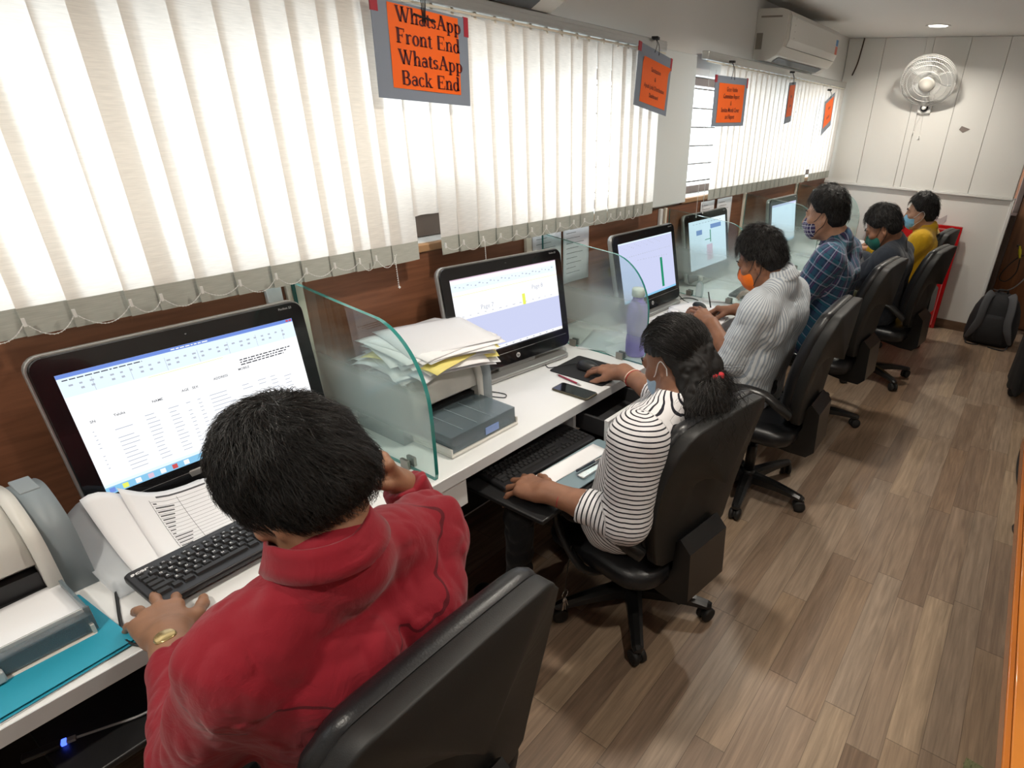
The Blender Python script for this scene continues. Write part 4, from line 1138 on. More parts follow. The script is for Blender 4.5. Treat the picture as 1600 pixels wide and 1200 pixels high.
# ------------------------------------------------------------------ air conditioners
M_ac = mat('ac_white', (.72, .71, .67), .3, spec=.5)
M_acside = mat('ac_side_cream', (.60, .575, .52), .4)
def aircon(label, y0, y1, z0, sticker, first=[None]):
    t = thing('air_conditioner', label, 'air conditioner', (0, y0, z0))
    W = y1 - y0
    prof = [(.002, .0), (.10, -.004), (.165, .030), (.198, .075), (.212, .12), (.212, .245), (.196, .272), (.160, .282), (.002, .282)]
    b = MB(); R = []
    for yy, s in ((0.0, .985), (.006, 1.0), (W - .006, 1.0), (W, .985)):
        R.append([(max(.002, p[0] * s), yy, p[1] * s + (1 - s) * .14) for p in prof])
    b.rings(R, 0, False); b.build('housing', M_acside, t)
    f = MB(); pf = [(.1985, .078), (.2150, .12), (.2150, .243), (.199, .270)]
    R = []
    for yy in (.05, W - .014): R.append([(p[0] + .002, yy, p[1]) for p in pf] + [(p[0] - .004, yy, p[1]) for p in reversed(pf)])
    f.rings(R, 0, False); fp = f.build('front_panel', M_ac, t)
    v = MB(); v.box(.105, .160, .06, W - .10, .004, .010, M=Matrix.Rotation(rad(-24), 4, 'Y') @ Matrix.Translation((-.004, 0, .044))); v.build('louver', M_ac, t)
    s = MB(); s.add([(.104, .07, -.0035), (.150, .07, .0205), (.150, W - .12, .0205), (.104, W - .12, -.0035)], [(0, 1, 2, 3)], 0, False, Matrix.Translation((.0015, 0, -.0018))); s.build('air_slot', M_blk, t)
    MB().box(.2005, .2030, .052, W - .016, .0755, .0775).build('panel_seam', mat('seam_dark', (.12, .12, .11), .6), t)
    MB().box(.03, .17, -.0012, .0, .232, .242).build('side_lettering', mat('ac_label_grey', (.25, .22, .18), .6), t)
    MB().box(.012, .055, -.0012, .0, .06, .15).build('side_label', mat('ac_label_grey', (.25, .22, .18), .6), t)
    if sticker:
        k = MB()
        k.box(.2172, .2180, W - .082, W - .03, .175, .215, 0); k.box(.2172, .2180, W - .082, W - .03, .12, .172, 1)
        k.build('rating_sticker', [mat('sticker_blue', (.10, .30, .60), .5), mat('sticker_red', (.70, .20, .14), .5)], t)
        k = MB()
        for i in range(4): text_mb(k, 'FWTI'[i] if False else '•', .03, Matrix.Translation((.2185, .12, .235 - .035 * i)) @ Matrix(((0, 0, 1, 0), (1, 0, 0, 0), (0, 1, 0, 0), (0, 0, 0, 1))), 0)
        k.build('feature_icons', mat('ac_icon', (.30, .22, .20), .6), t)
    pi_ = MB().tube(spline([(.03, W - .03, .02), (.025, W + .03, .0), (.02, W + .06, -.05), (.018, W + .07, -.06)], 6), .009, 8); pi_.build('drain_hose', M_ac, t)
    return t
aircon('white wall air conditioner over the nearer blind, only its underside in view', 1.00, 2.08, 2.045, False)
aircon('white wall air conditioner with a coloured rating sticker, high above the far blind', 4.24, 5.36, 2.062, True)

# ------------------------------------------------------------------ wall fan
fan = thing('wall_fan', 'white caged wall fan mounted high on the cream end wall', 'fan', (.765, YF - .013, 1.90))
M_fan = mat('fan_white', (.80, .80, .78), .3)
MB().box(-.055, .055, -.025, 0, -.075, .075, bev=.02, seg=4).build('wall_plate', M_fan, fan)
MB().tube(spline([(0, -.02, .0), (0, -.07, .03), (0, -.10, .09), (-.005, -.11, .17)], 8), [.030] * 10 + [.026] * 15, 14).build('arm', M_fan, fan)
MB().lathe([(0, .0), (.030, .001), (.032, .010), (.026, .018), (0, .020)], 24, M=Matrix.Translation((0, -.0255, -.028)) @ Matrix.Rotation(pi / 2, 4, 'X')).build('speed_knob', M_blk, fan)
MB().lathe([(0, .0), (.020, .001), (.018, .012), (0, .014)], 20, M=Matrix.Translation((0, -.046, -.028)) @ Matrix.Rotation(pi / 2, 4, 'X')).build('knob_cap', M_fan, fan)
ax = Vector((.02, -.80, -.60)).normalized()            # the fan looks into the room and down
u = Vector((1, 0, 0)); u = (u - ax * u.dot(ax)).normalized(); v_ = ax.cross(u)
F = frame_M(Vector((.0, -.12, .20)), u, v_, ax)
RF = .215
MB().lathe([(0, -.10), (.05, -.095), (.068, -.05), (.066, .0), (.03, .012), (0, .012)], 28, M=F).build('motor', M_fan, fan)
cg = MB()
for rr, zc in ((RF, .055), (RF, .035), (RF * .995, .075), (.060, .100), (.11, .098), (.16, .092), (.19, .085), (.07, -.045), (.15, -.015)):
    cg.tube([(rr * cos(2 * pi * k / 40), rr * sin(2 * pi * k / 40), zc) for k in range(41)], .0026 if rr < RF * .99 else .0038, 5, M=F)
for k in range(72):
    a = 2 * pi * k / 72; sw = .35
    P = [(r * cos(a + sw * (r / RF - 1)), r * sin(a + sw * (r / RF - 1)), z) for r, z in ((.058, .101), (.11, .099), (.165, .092), (.195, .084), (RF * .985, .072), (RF, .055), (RF * .985, .030), (.17, -.005), (.11, -.030), (.062, -.046))]
    cg.tube(P, .0013, 4, M=F)
cg.build('cage', M_fan, fan)
MB().lathe([(0, .112), (.050, .110), (.064, .104), (.066, .097), (0, .096)], 32, M=F).build('badge', mat('fan_badge', (.62, .60, .55), .35), fan)
for k in range(3):
    a0 = 2 * pi * k / 3; R = []
    for r in (.03, .07, .12, .16, .182, .190):
        w0 = .9 if r < .05 else .62; c = []
        for i in range(9):
            u_ = -1 + 2 * i / 8; an = a0 + w0 * u_ * (1 - .35 * (r / .19) ** 4)
            c.append((r * cos(an), r * sin(an), .030 + .022 * u_ + .0012))
        c2 = [(p[0], p[1], p[2] - .0024) for p in reversed(c)]
        R.append(c + c2)
    MB().rings(R, 0, True, True, True, F).build('blade', mat('fan_blade', (.70, .72, .72), .25), fan)
MB().lathe([(0, .055), (.03, .05), (.034, .02), (0, .015)], 20, M=F).build('hub', M_fan, fan)
for dx in (-.045, .012):
    MB().tube(spline([(dx * .3, -.03, -.07), (dx * .7, -.028, -.15), (dx, -.02, -.235 - dx * .5)], 6), .0012, 4).lathe([(0, -.012), (.006, -.006), (.006, .004), (0, .010)], 10, M=Matrix.Translation((dx, -.02, -.245 - dx * .5))).build('pull_cord', M_fan, fan)
tag(MB().tube(spline([(.135, YF - .02, 2.399), (.125, YF - .018, 2.30), (.112, YF - .016, 2.20), (.085, YF - .016, 2.11)], 6), .006, 6).build('loose_wire', mat('wire_brown', (.06, .035, .02), .5)), 'short dark wire hanging down the end wall from the ceiling corner', 'cable')
o = MB().prism([(-.035, -.005), (.0, -.028), (.05, .002), (-.022, .024)], 0, .0015).build('paper_scrap', mat('scrap_grey', (.24, .20, .18), .8)); o.location = (1.115, YF - .0135, 1.72); o.rotation_euler = (pi / 2, 0, 0); tag(o, 'torn grey paper scrap stuck on the end wall below the fan', 'paper scrap')
pt = MB().prism([(-.10, -.03), (-.04, .0), (.0, -.004), (.05, .035), (.055, -.02), (.03, -.055), (-.06, -.06)], 0, .0008).build('peeled_patch', mat('peeled_plaster', (.50, .47, .47), .9)); pt.location = (1.12, YF - .0015, .985); pt.rotation_euler = (pi / 2, 0, 0); tag(pt, 'grey peeled patch of paint on the end wall behind the man in yellow', 'wall patch')

# ------------------------------------------------------------------ red board, backpack, counter, mat
rb = thing('red_board', 'bright red framed board leaning against the end wall behind the man in yellow', 'board', (.93, 6.30, .0))
M_redb = mat('board_red', (.62, .008, .012), .35)
MB().box(-.375, .375, -.012, .012, .02, .90).build('panel', M_redb, rb)
fr_ = MB()
for a in ((-.40, -.37, .0, .94), (.37, .40, .0, .94)): fr_.box(a[0], a[1], -.02, .02, a[2], a[3], bev=.004)
fr_.box(-.37, .37, -.02, .02, .91, .94, bev=.004).box(-.37, .37, -.02, .02, .0, .03, bev=.004)
fr_.build('frame', mat('frame_red', (.50, .006, .010), .25), rb)
MB().box(-.371, .371, -.0235, -.0202, .902, .9095).box(.362, .3695, -.0235, -.0202, .03, .902).build('frame_glint', mat('glint_paint', (.80, .25, .25), .2), rb)  # paler strips colour a glint along two inner frame edges

bp = thing('backpack', 'black backpack with grey shoulder straps standing by the wood door', 'backpack', (1.795, 6.16, 0))
M_bag = mat('bag_black', (.012, .012, .014), .75, bump=.25, bscale=60)
M_strap = mat('strap_grey', (.085, .088, .095), .7, bump=.2, bscale=150)
def blob_rings(pr, n=28, e=2.6):
    R = []
    for z, rx, ry, cx, cy in pr:
        c = []
        for k in range(n):
            a = 2 * pi * k / n; ca, sa = cos(a), sin(a)
            c.append((cx + rx * abs(ca) ** (2 / e) * (1 if ca >= 0 else -1), cy + ry * abs(sa) ** (2 / e) * (1 if sa >= 0 else -1), z))
        R.append(c)
    return R
MB().rings(blob_rings([(.004, .175, .095, 0, 0), (.02, .198, .115, 0, 0), (.10, .205, .125, 0, 0), (.22, .198, .120, 0, .005), (.32, .178, .110, 0, .01), (.39, .148, .092, 0, .02), (.432, .11, .068, 0, .03), (.452, .06, .035, 0, .035)])).build('body', M_bag, bp)
for s in (-1, 1):
    P = spline([(s * .072, -.02, .452), (s * .092, -.075, .43), (s * .105, -.118, .34), (s * .112, -.140, .22), (s * .145, -.145, .12), (s * .175, -.125, .05)], 6)
    MB().tube(P, [.034] * (len(P) - 10) + [.034 - .002 * k for k in range(10)], 10, flat=.28, up=(0, -1, .2)).build('shoulder_strap', M_strap, bp)
MB().rings(blob_rings([(.03, .11, .03, 0, -.105), (.05, .125, .045, 0, -.105), (.16, .12, .045, 0, -.10), (.25, .10, .035, 0, -.095), (.28, .07, .02, 0, -.09)])).build('back_pad', M_bag, bp)
MB().tube(spline([(-.035, .02, .452), (-.03, .015, .478), (.03, .015, .478), (.035, .02, .452)], 6), .008, 8).build('grab_loop', M_bag, bp)
MB().tube(spline([(-.17, -.10, .05), (-.16, -.15, .012), (-.11, -.155, .006), (-.06, -.13, .006)], 6), .005, 6).tube(spline([(.17, -.11, .05), (.15, -.17, .010), (.08, -.175, .006), (.02, -.15, .006)], 6), .005, 6).build('webbing', M_bag, bp)

ct = thing('wooden_counter', 'glossy orange-brown wooden counter along the right edge', 'counter', (2.402, 1.05, 0), rad(1.0))
M_or = wood_material('orange_wood', (.42, .135, .022), (.55, .20, .035), (4, 2, 4), .14, .5)
M_or2 = wood_material('orange_wood_edge', (.34, .10, .014), (.44, .14, .022), (4, 2, 4), .25, .3)
MB().box(-.345, .55, -1.5, 1.36, .712, .7495, bev=.003).build('counter_top', M_or, ct)
MB().box(-.358, -.3455, -1.5, 1.36, .705, .748, bev=.003).build('edge_strip', M_or2, ct)
MB().box(-.02, .5, -1.45, 1.30, .0, .711).build('cabinet_body', wood_material('counter_body', (.10, .05, .025), (.17, .085, .04), (3, 3, 20), .5), ct)
cable('floor_cable', 'black cable lying on the floor along the wooden counter', [(2.26, 4.5, .006), (2.18, 4.15, .006), (2.158, 3.87, .006), (2.162, 3.61, .006), (2.19, 3.42, .006), (2.24, 3.27, .006), (2.20, 3.14, .006), (2.172, 3.05, .006), (2.20, 2.96, .006), (2.28, 2.9, .006)], .006, M_cab)
dm = thing('doormat', 'green tufted doormat, one corner showing at the bottom edge', 'doormat', (2.29, 1.27, 0), rad(-6))
M_mat = mat('mat_green', (.24, .25, .13), .95, noise=.4, nscale=140)
gm = MB().box(-.20, .20, -.30, .30, .0005, .008); gm.build('backing', M_mat, dm)
tf = MB(); r_ = random.Random(2)
for k in range(2600):
    x, y = r_.uniform(-.2, .2), r_.uniform(-.3, .3); a = r_.uniform(0, 6.28); l_ = r_.uniform(.004, .009); h_ = r_.uniform(.010, .018)
    tf.add([(x - .002 * sin(a), y + .002 * cos(a), .007), (x + .002 * sin(a), y - .002 * cos(a), .007), (x + l_ * cos(a), y + l_ * sin(a), h_)], [(0, 1, 2)])
o = tf.build('tufts', M_mat, dm); o['kind'] = 'stuff'
# coil of cable with a yellow tag on the door
cc = thing('cable_coil', 'grey and black cable coil with a yellow tag hanging on the wood door', 'cable coil', (1.785, 6.79, .52))
M_c2 = mat('cable_grey', (.32, .32, .33), .45)
MB().tube(spline([(-.14, -.01, .19), (-.17, -.012, .0), (-.16, -.013, -.12), (-.06, -.014, -.17), (.06, -.014, -.14), (.15, -.013, .0), (.22, -.01, .22)], 8), .006, 6).build('grey_loop', M_c2, cc)
MB().tube(spline([(.05, -.02, .14), (.055, -.022, .02), (.0, -.024, -.07), (-.06, -.024, -.06), (-.05, -.022, .02), (.03, -.02, .15), (.15, -.02, .22), (.26, -.02, .27)], 8), .005, 6).build('black_loop', M_cab, cc)
MB().tube(spline([(.015, -.026, .26), (.03, -.030, .21), (.045, -.028, .155)], 6), [.008] * 4 + [.014] * 5 + [.010] * 4, 8).build('yellow_tag', mat('tag_yellow', (.75, .62, .03), .5), cc)
MB().box(-.01, .01, -.02, .012, .245, .265, bev=.003).build('hook', M_dkwood, cc)

# bunch of keys hanging from the woman's chair
kr = thing('key_ring', 'bunch of steel keys dangling on a dark cord from the arm of the second chair', 'keys', (.815, 1.262, .175))
MB().tube(spline([(.02, .01, .235), (.008, .004, .13), (0, 0, .03)], 5), .002, 5).build('cord', M_cab, kr)
MB().tube([(.0, .016 * cos(2 * pi * k / 20), .014 + .016 * sin(2 * pi * k / 20)) for k in range(21)], .0016, 6).build('ring', M_chrome, kr)
for k, (a, l) in enumerate(((-.25, .055), (.05, .060), (.30, .050))):
    Mk = Matrix.Rotation(a, 4, 'X') @ Matrix.Rotation(.6 * k, 4, 'Z')
    MB().lathe([(0, -.001), (.010, -.001), (.010, .001), (0, .001)], 14, M=Mk @ Matrix.Translation((0, 0, -.012)) @ Matrix.Rotation(pi / 2, 4, 'Y')).box(-.001, .001, -.0032, .0032, -l, -.018, M=Mk).box(-.001, .001, .003, .006, -l, -l + .012, M=Mk).build('key', M_chrome, kr)
# ------------------------------------------------------------------ office chairs
M_leath = mat('chair_leather', (.008, .0085, .010), .36, bump=.12, bscale=260, spec=.5)
M_shell = mat('chair_shell', (.0095, .0095, .009), .55, bump=.10, bscale=500)
M_cbase = mat('chair_base_plastic', (.012, .012, .012), .30)
def pad(mb, outline, prof, rings_, mi=0, fill=4):
    """outline: fn(k)->(a,b) closed; prof(b)->(offset); rings_: (inset scale, depth); maps to (depth, a, b)"""
    R = []
    for sc, dpt in rings_:
        R.append([(prof(p[1]) + dpt, p[0] * sc[0], sc[2] + (p[1] - sc[2]) * sc[1]) for p in outline])
    mb.rings(R, mi, True, False)
def back_outline(w0, w1, w2, z0, z1, n=10, r=.055):
    """tapered back: half widths at bottom, widest, top"""
    P = []
    def hw(z):
        u = (z - z0) / (z1 - z0)
        return w0 + (w1 - w0) * sin(min(1, u / .62) * pi / 2) if u < .62 else w1 + (w2 - w1) * ((u - .62) / .38) ** 1.6
    zs = [z0 + r * .6 + (z1 - z0 - r * 1.6) * k / n for k in range(n + 1)]
    right = [(hw(z), z) for z in zs]
    top = [(hw(z1) - r + r * sin(a), z1 - r + r * cos(a)) for a in [pi / 2 * (1 - k / 5) for k in range(1, 6)]]
    tmid = [((hw(z1) - r) * (1 - k / 4), z1 + .006 * sin(pi / 2 * k / 4)) for k in range(1, 4)]
    half = right + top + tmid
    bot = [(w0 * .55, z0), (w0 * .88, z0 + r * .18)]
    full = [(0, z0)] + bot + half
    return full + [(0, z1 + .006)] + [(-a, b) for a, b in reversed(full[1:])]
def chair_proto(label):
    t = thing('office_chair', label, 'office chair', (0, 0, 0), 0, None)
    # base: hub, five arms, casters
    hub = MB().lathe([(0, .045), (.040, .045), (.043, .075), (.034, .11), (.028, .12)], 24)
    for k in range(5):
        a = 2 * pi * k / 5 + .32; M = Matrix.Rotation(a, 4, 'Z'); R = []
        for x, w_, z0, z1 in ((.02, .034, .055, .105), (.08, .030, .062, .108), (.17, .026, .068, .104), (.25, .022, .066, .094), (.295, .021, .063, .086), (.312, .012, .064, .080)):
            R.append([(x, y, z) for y, z in ((-w_, z0), (w_, z0), (w_, z1 - .010), (w_ * .45, z1), (-w_ * .45, z1), (-w_, z1 - .010))])
        hub.rings(R, 0, False, True, True, M)
    base = hub.build('star_base', M_cbase, t)
    for k in range(5):
        a = 2 * pi * k / 5 + .32; c = MB()
        M = Matrix.Translation((.292 * cos(a), .292 * sin(a), .030)) @ Matrix.Rotation(a + .9 + k * .7, 4, 'Z') @ Matrix.Rotation(pi / 2, 4, 'X')
        for s in (-1, 1): c.lathe([(0, s * .006), (.026, s * .006), (.0295, s * .010), (.0295, s * .022), (.022, s * .026), (0, s * .026)], 22, M=M)
        c.lathe([(0, -.0055), (.022, -.0055), (.022, .0055), (0, .0055)], 16, M=M)
        c.lathe([(.008, -.002), (.008, .028)], 10, M=Matrix.Translation((.292 * cos(a), .292 * sin(a), .045)))
        c.build('caster', M_rubber, base)
    MB().lathe([(.026, .10), (.026, .26), (.024, .262)], 20).lathe([(.015, .255), (.015, .385)], 16).build('gas_column', M_cbase, t)
    mc = MB().box(-.11, .13, -.075, .075, .345, .395, bev=.01); mc.tube([(.02, .06, .365), (.02, .19, .360)], .006, 8); mc.build('tilt_mechanism', M_cbase, t)
    # seat
    s = MB(); R = []
    for ins, z in ((.045, .395), (.015, .40), (.004, .415), (0, .44), (.006, .462), (.025, .478), (.07, .488)):
        ring = rrect(.50 - 2 * ins, .49 - 2 * ins, .11 - ins * .5, 7)
        R.append([(p[0] - .015, p[1], z - (.028 * max(0, (-p[0] - .13) / .12) ** 2 if z > .43 else .02 * max(0, (-p[0] - .13) / .12) ** 2)) for p in ring])
    s.rings(R); s.build('seat', M_leath, t)
    # back: curved profile (offset along +x by height)
    prof = lambda z: .195 + .055 * ((z - .60) / .40) ** 2 * (1 if z > .60 else .9) + .05 * (z - .55)
    cu = MB(); o = back_outline(.185, .245, .215, .535, 1.045)
    zc = .80
    pad(cu, o, prof, [((.02, .02, zc), -.056), ((.5, .5, zc), -.055), ((.80, .82, zc), -.052), ((.92, .93, zc), -.046), ((.975, .975, zc), -.034), ((1, 1, zc), -.016), ((.995, .995, zc), -.004), ((.975, .98, zc), .004)])
    cu.build('back_cushion', M_leath, t)
    sh = MB(); o = back_outline(.180, .247, .215, .500, 1.040)
    pad(sh, o, prof, [((.95, .96, zc), .0), ((.985, .985, zc), .003), ((1.0, 1.0, zc), .009), ((1.0, 1.0, zc), .042), ((.995, .995, zc), .047), ((.978, .98, zc), .049), ((.6, .6, zc), .052), ((.02, .02, zc), .053)])
    sh.build('back_shell', M_shell, t)
    # bracket from under the seat to the back
    br = MB(); P = [(.02, .395), (.02, .36), (.20, .335), (.285, .335), (.318, .37), (.308, .56), (.264, .60), (.248, .58), (.243, .47), (.22, .420), (.14, .400)]
    br.prism(P, -.105, .105, 0, Matrix(((1, 0, 0, 0), (0, 0, 1, 0), (0, 1, 0, 0), (0, 0, 0, 1))))
    br.build('back_bracket', M_cbase, t)
    for sd in (-1, 1):
        y = sd * .275
        P = spline([(.03, sd * .12, .388), (.02, sd * .20, .385), (-.02, sd * .262, .41), (-.10, y, .50), (-.135, y, .58), (-.10, y, .640), (.0, y, .668), (.10, y * .99, .660), (.165, y * .95, .62), (.208, y * .82, .575)], 6)
        MB().tube(P, [.020] * 12 + [.024] * (len(P) - 12), 10, flat=.55, up=(0, 0, 1)).build('armrest', M_cbase, t)
    return t
CH = [
 ('black leather office chair under the man in red, nearest of the row',   .972, .425, .0, -.045, 0),
 ('black leather office chair under the woman in the striped top', .928, 1.541, rad(-8), -.085, 0),
 ('black office chair under the man in the white striped shirt', .970, 2.581, rad(2), .0, 0),
 ('black office chair under the man in the plaid shirt', .962, 3.60, rad(-3), .02, 0),
 ('black office chair under the man in the dark shirt and green mask', 1.10, 4.62, rad(-6), -.03, 0),
 ('black office chair under the man in the yellow shirt, farthest of the row', 1.01, 5.62, rad(-5), -.05, 0),
 ('black office chair at the right edge behind the counter, under a draped coat', 2.345, 4.98, rad(180), .0, 0),
]
proto = chair_proto(CH[0][0])
for i, (lab, x, y, rz, dz, _) in enumerate(CH):
    c = proto if i == 0 else copy_tree(proto)
    c['label'] = lab; c['group'] = 'office chairs'
    c.location = (x, y, 0); c.rotation_euler = (0, 0, rz)
CHAIRS = [o for o in bpy.data.objects if o.name.startswith('office_chair')]
for c, spec in zip(CHAIRS, CH):
    for ch in c.children:
        n = ch.name.split('.')[0]
        if n not in ('star_base', 'gas_column'): ch.location.z += spec[4]
        elif n == 'star_base':
            ch.rotation_euler = (0, 0, {0: 0.1, 1: rad(8)}.get(CH.index(spec), .4 * CH.index(spec)))

coat = MB(); R = []
for z, rx, ry, cx in ((.085, .062, .275, 2.075), (.10, .066, .278, 2.072), (.30, .060, .268, 2.068), (.55, .056, .262, 2.066), (.80, .056, .256, 2.058), (.98, .058, .246, 2.050), (1.05, .056, .236, 2.046), (1.078, .040, .20, 2.048), (1.085, .012, .12, 2.05)):
    c = []
    for k in range(48):
        a = 2 * pi * k / 48; fo = 1 + .10 * (1.1 - z) * sin(9 * a + 2 * z)
        c.append((cx + rx * cos(a) * fo, 4.98 + ry * sin(a) * (1 + .03 * (1.1 - z) * sin(7 * a)), z + (.012 * sin(5 * a) if z < .12 else 0)))
    R.append(c)
coat.rings(R)
o = coat.build('black_coat', mat('coat_black', (.008, .008, .009), .85, bump=.2, bscale=40)); tag(o, 'black coat hung over a chair back at the right edge', 'coat')
# ------------------------------------------------------------------ people: smooth solids blended from tapered limbs, meshed in one piece
def A(*p): return np.array(p, float)
def nrm(v): v = np.asarray(v, float); return v / np.linalg.norm(v)
_lat = np.random.default_rng(11).random((33, 33, 33)).astype(np.float32) * 2 - 1
def vnoise(p):
    p = np.asarray(p, np.float32); i = np.floor(p).astype(int); f = p - i; f = f * f * (3 - 2 * f)
    i = i % 32; x, y, z = i[..., 0], i[..., 1], i[..., 2]; r = 0
    for dx in (0, 1):
        for dy in (0, 1):
            for dz in (0, 1):
                w_ = (f[..., 0] if dx else 1 - f[..., 0]) * (f[..., 1] if dy else 1 - f[..., 1]) * (f[..., 2] if dz else 1 - f[..., 2])
                r = r + w_ * _lat[x + dx, y + dy, z + dz]
    return r

class Field:
    def __init__(s, lo, hi, h):
        s.lo = np.array(lo, float); s.h = h
        s.n = np.ceil((np.array(hi) - s.lo) / h).astype(int) + 1
        s.d = np.full(s.n, 9.0, np.float32); s.bones = []
    def _blk(s, lo, hi):
        a = np.clip(np.floor((np.array(lo) - s.lo) / s.h).astype(int), 0, s.n); b = np.clip(np.ceil((np.array(hi) - s.lo) / s.h).astype(int) + 1, 0, s.n)
        if (b <= a).any(): return None
        ax = [(s.lo[i] + s.h * np.arange(a[i], b[i])).astype(np.float32) for i in range(3)]
        return (slice(a[0], b[0]), slice(a[1], b[1]), slice(a[2], b[2])), ax[0][:, None, None], ax[1][None, :, None], ax[2][None, None, :]
    def _mix(s, sl, v, k, mode='add'):
        a = s.d[sl]
        if mode == 'sub':
            if k <= 0: s.d[sl] = np.maximum(a, -v)
            else:
                hh = np.clip(.5 - .5 * (v + a) / k, 0, 1); s.d[sl] = a * (1 - hh) - v * hh + k * hh * (1 - hh)
            return
        if k <= 0: s.d[sl] = np.minimum(a, v); return
        hh = np.clip(.5 + .5 * (a - v) / k, 0, 1)
        s.d[sl] = a + (v - a) * hh - k * hh * (1 - hh)
    def cap(s, a, b, ra, rb=None, k=.02, mode='add', bone=None):
        rb = ra if rb is None else rb; a = np.asarray(a, float); b = np.asarray(b, float); m = max(ra, rb) + k + 3 * s.h
        q = s._blk(np.minimum(a, b) - m, np.maximum(a, b) + m)
        if bone is not None: s.bones.append((bone, a, b, ra, rb))
        if q is None: return s
        sl, X, Y, Z = q; ab = b - a; L2 = max(ab @ ab, 1e-12)
        px, py, pz = X - a[0], Y - a[1], Z - a[2]
        t = np.clip((px * ab[0] + py * ab[1] + pz * ab[2]) / L2, 0, 1)
        v = np.sqrt((px - t * ab[0]) ** 2 + (py - t * ab[1]) ** 2 + (pz - t * ab[2]) ** 2) - (ra + (rb - ra) * t)
        s._mix(sl, v, k, mode); return s
    def ell(s, c, axes, r, k=.02, mode='add'):
        """axes: three unit rows, r: radii along them"""
        c = np.asarray(c, float); m = max(r) + k + 3 * s.h
        q = s._blk(c - m, c + m)
        if q is None: return s
        sl, X, Y, Z = q; k0 = 0; k1 = 0
        for ax_, rr in zip(axes, r):
            e = (X - c[0]) * ax_[0] + (Y - c[1]) * ax_[1] + (Z - c[2]) * ax_[2]
            k0 = k0 + (e / rr) ** 2; k1 = k1 + (e / rr ** 2) ** 2
        k0 = np.sqrt(k0); v = k0 * (k0 - 1) / np.maximum(np.sqrt(k1), 1e-6)
        s._mix(sl, v.astype(np.float32), k, mode); return s
    def cut(s, n, p, k=0.0):
        """remove what lies on the +n side of the plane through p"""
        n = nrm(n); p = np.asarray(p, float)
        ax = [(s.lo[i] + s.h * np.arange(s.n[i])).astype(np.float32) for i in range(3)]
        v = (ax[0][:, None, None] - p[0]) * n[0] + (ax[1][None, :, None] - p[1]) * n[1] + (ax[2][None, None, :] - p[2]) * n[2]
        s.d = np.maximum(s.d, v); return s
    def cut_local(s, n, p, lo, hi):
        q = s._blk(lo, hi)
        if q is None: return s
        sl, X, Y, Z = q; n = nrm(n)
        s.d[sl] = np.maximum(s.d[sl], (X - p[0]) * n[0] + (Y - p[1]) * n[1] + (Z - p[2]) * n[2]); return s
    def noise(s, amp, sc, off=0.0, ridged=False, stretch=(1, 1, 1), band=.035):
        idx = np.argwhere(np.abs(s.d) < band)
        p = (s.lo + idx * s.h) * np.array(stretch) / sc + off
        v = vnoise(p)
        if ridged: v = (1 - 2 * np.abs(v)) * 1.0
        s.d[tuple(idx.T)] += (amp * v).astype(np.float32); return s
    def mesh(s):
        d = s.d; ins = d < 0
        c = np.zeros(tuple(s.n - 1), np.int8)
        for a in (0, 1):
            for b in (0, 1):
                for e in (0, 1): c += ins[a:a + s.n[0] - 1, b:b + s.n[1] - 1, e:e + s.n[2] - 1]
        act = (c > 0) & (c < 8); I = np.argwhere(act)
        ids = np.full(act.shape, -1, np.int32); ids[tuple(I.T)] = np.arange(len(I))
        val = {}
        for a in (0, 1):
            for b in (0, 1):
                for e in (0, 1): val[(a, b, e)] = d[I[:, 0] + a, I[:, 1] + b, I[:, 2] + e]
        acc = np.zeros((len(I), 3)); cnt = np.zeros(len(I))
        for p in val:
            for ax in range(3):
                if p[ax] == 1: continue
                q = tuple(1 if i == ax else p[i] for i in range(3))
                va, vb = val[p], val[q]; x = (va < 0) != (vb < 0)
                t = np.where(x, va / np.where(va == vb, 1, va - vb), 0)
                w_ = np.array(p, float)[None, :].repeat(len(I), 0); w_[:, ax] += t
                acc[x] += w_[x]; cnt[x] += 1
        V = s.lo + (I + acc / cnt[:, None]) * s.h
        Fs = []
        for ax in range(3):
            o = [i for i in range(3) if i != ax]
            sa = [slice(None)] * 3; sb = [slice(None)] * 3; sa[ax] = slice(0, -1); sb[ax] = slice(1, None)
            x = ins[tuple(sa)] != ins[tuple(sb)]
            for i in o:
                z = [slice(None)] * 3; z[i] = 0; x[tuple(z)] = False; z[i] = -1; x[tuple(z)] = False
            J = np.argwhere(x)
            if not len(J): continue
            def cid(da, db):
                q = J.copy(); q[:, o[0]] += da; q[:, o[1]] += db; return ids[q[:, 0], q[:, 1], q[:, 2]]
            quad = np.stack([cid(-1, -1), cid(0, -1), cid(0, 0), cid(-1, 0)], 1)
            fl = ins[tuple(J.T)]
            if ax == 1: fl = ~fl
            quad[~fl] = quad[~fl][:, ::-1]
            Fs.append(quad)
        Fq = np.concatenate(Fs); Fq = Fq[(Fq >= 0).all(1)]
        return V, Fq

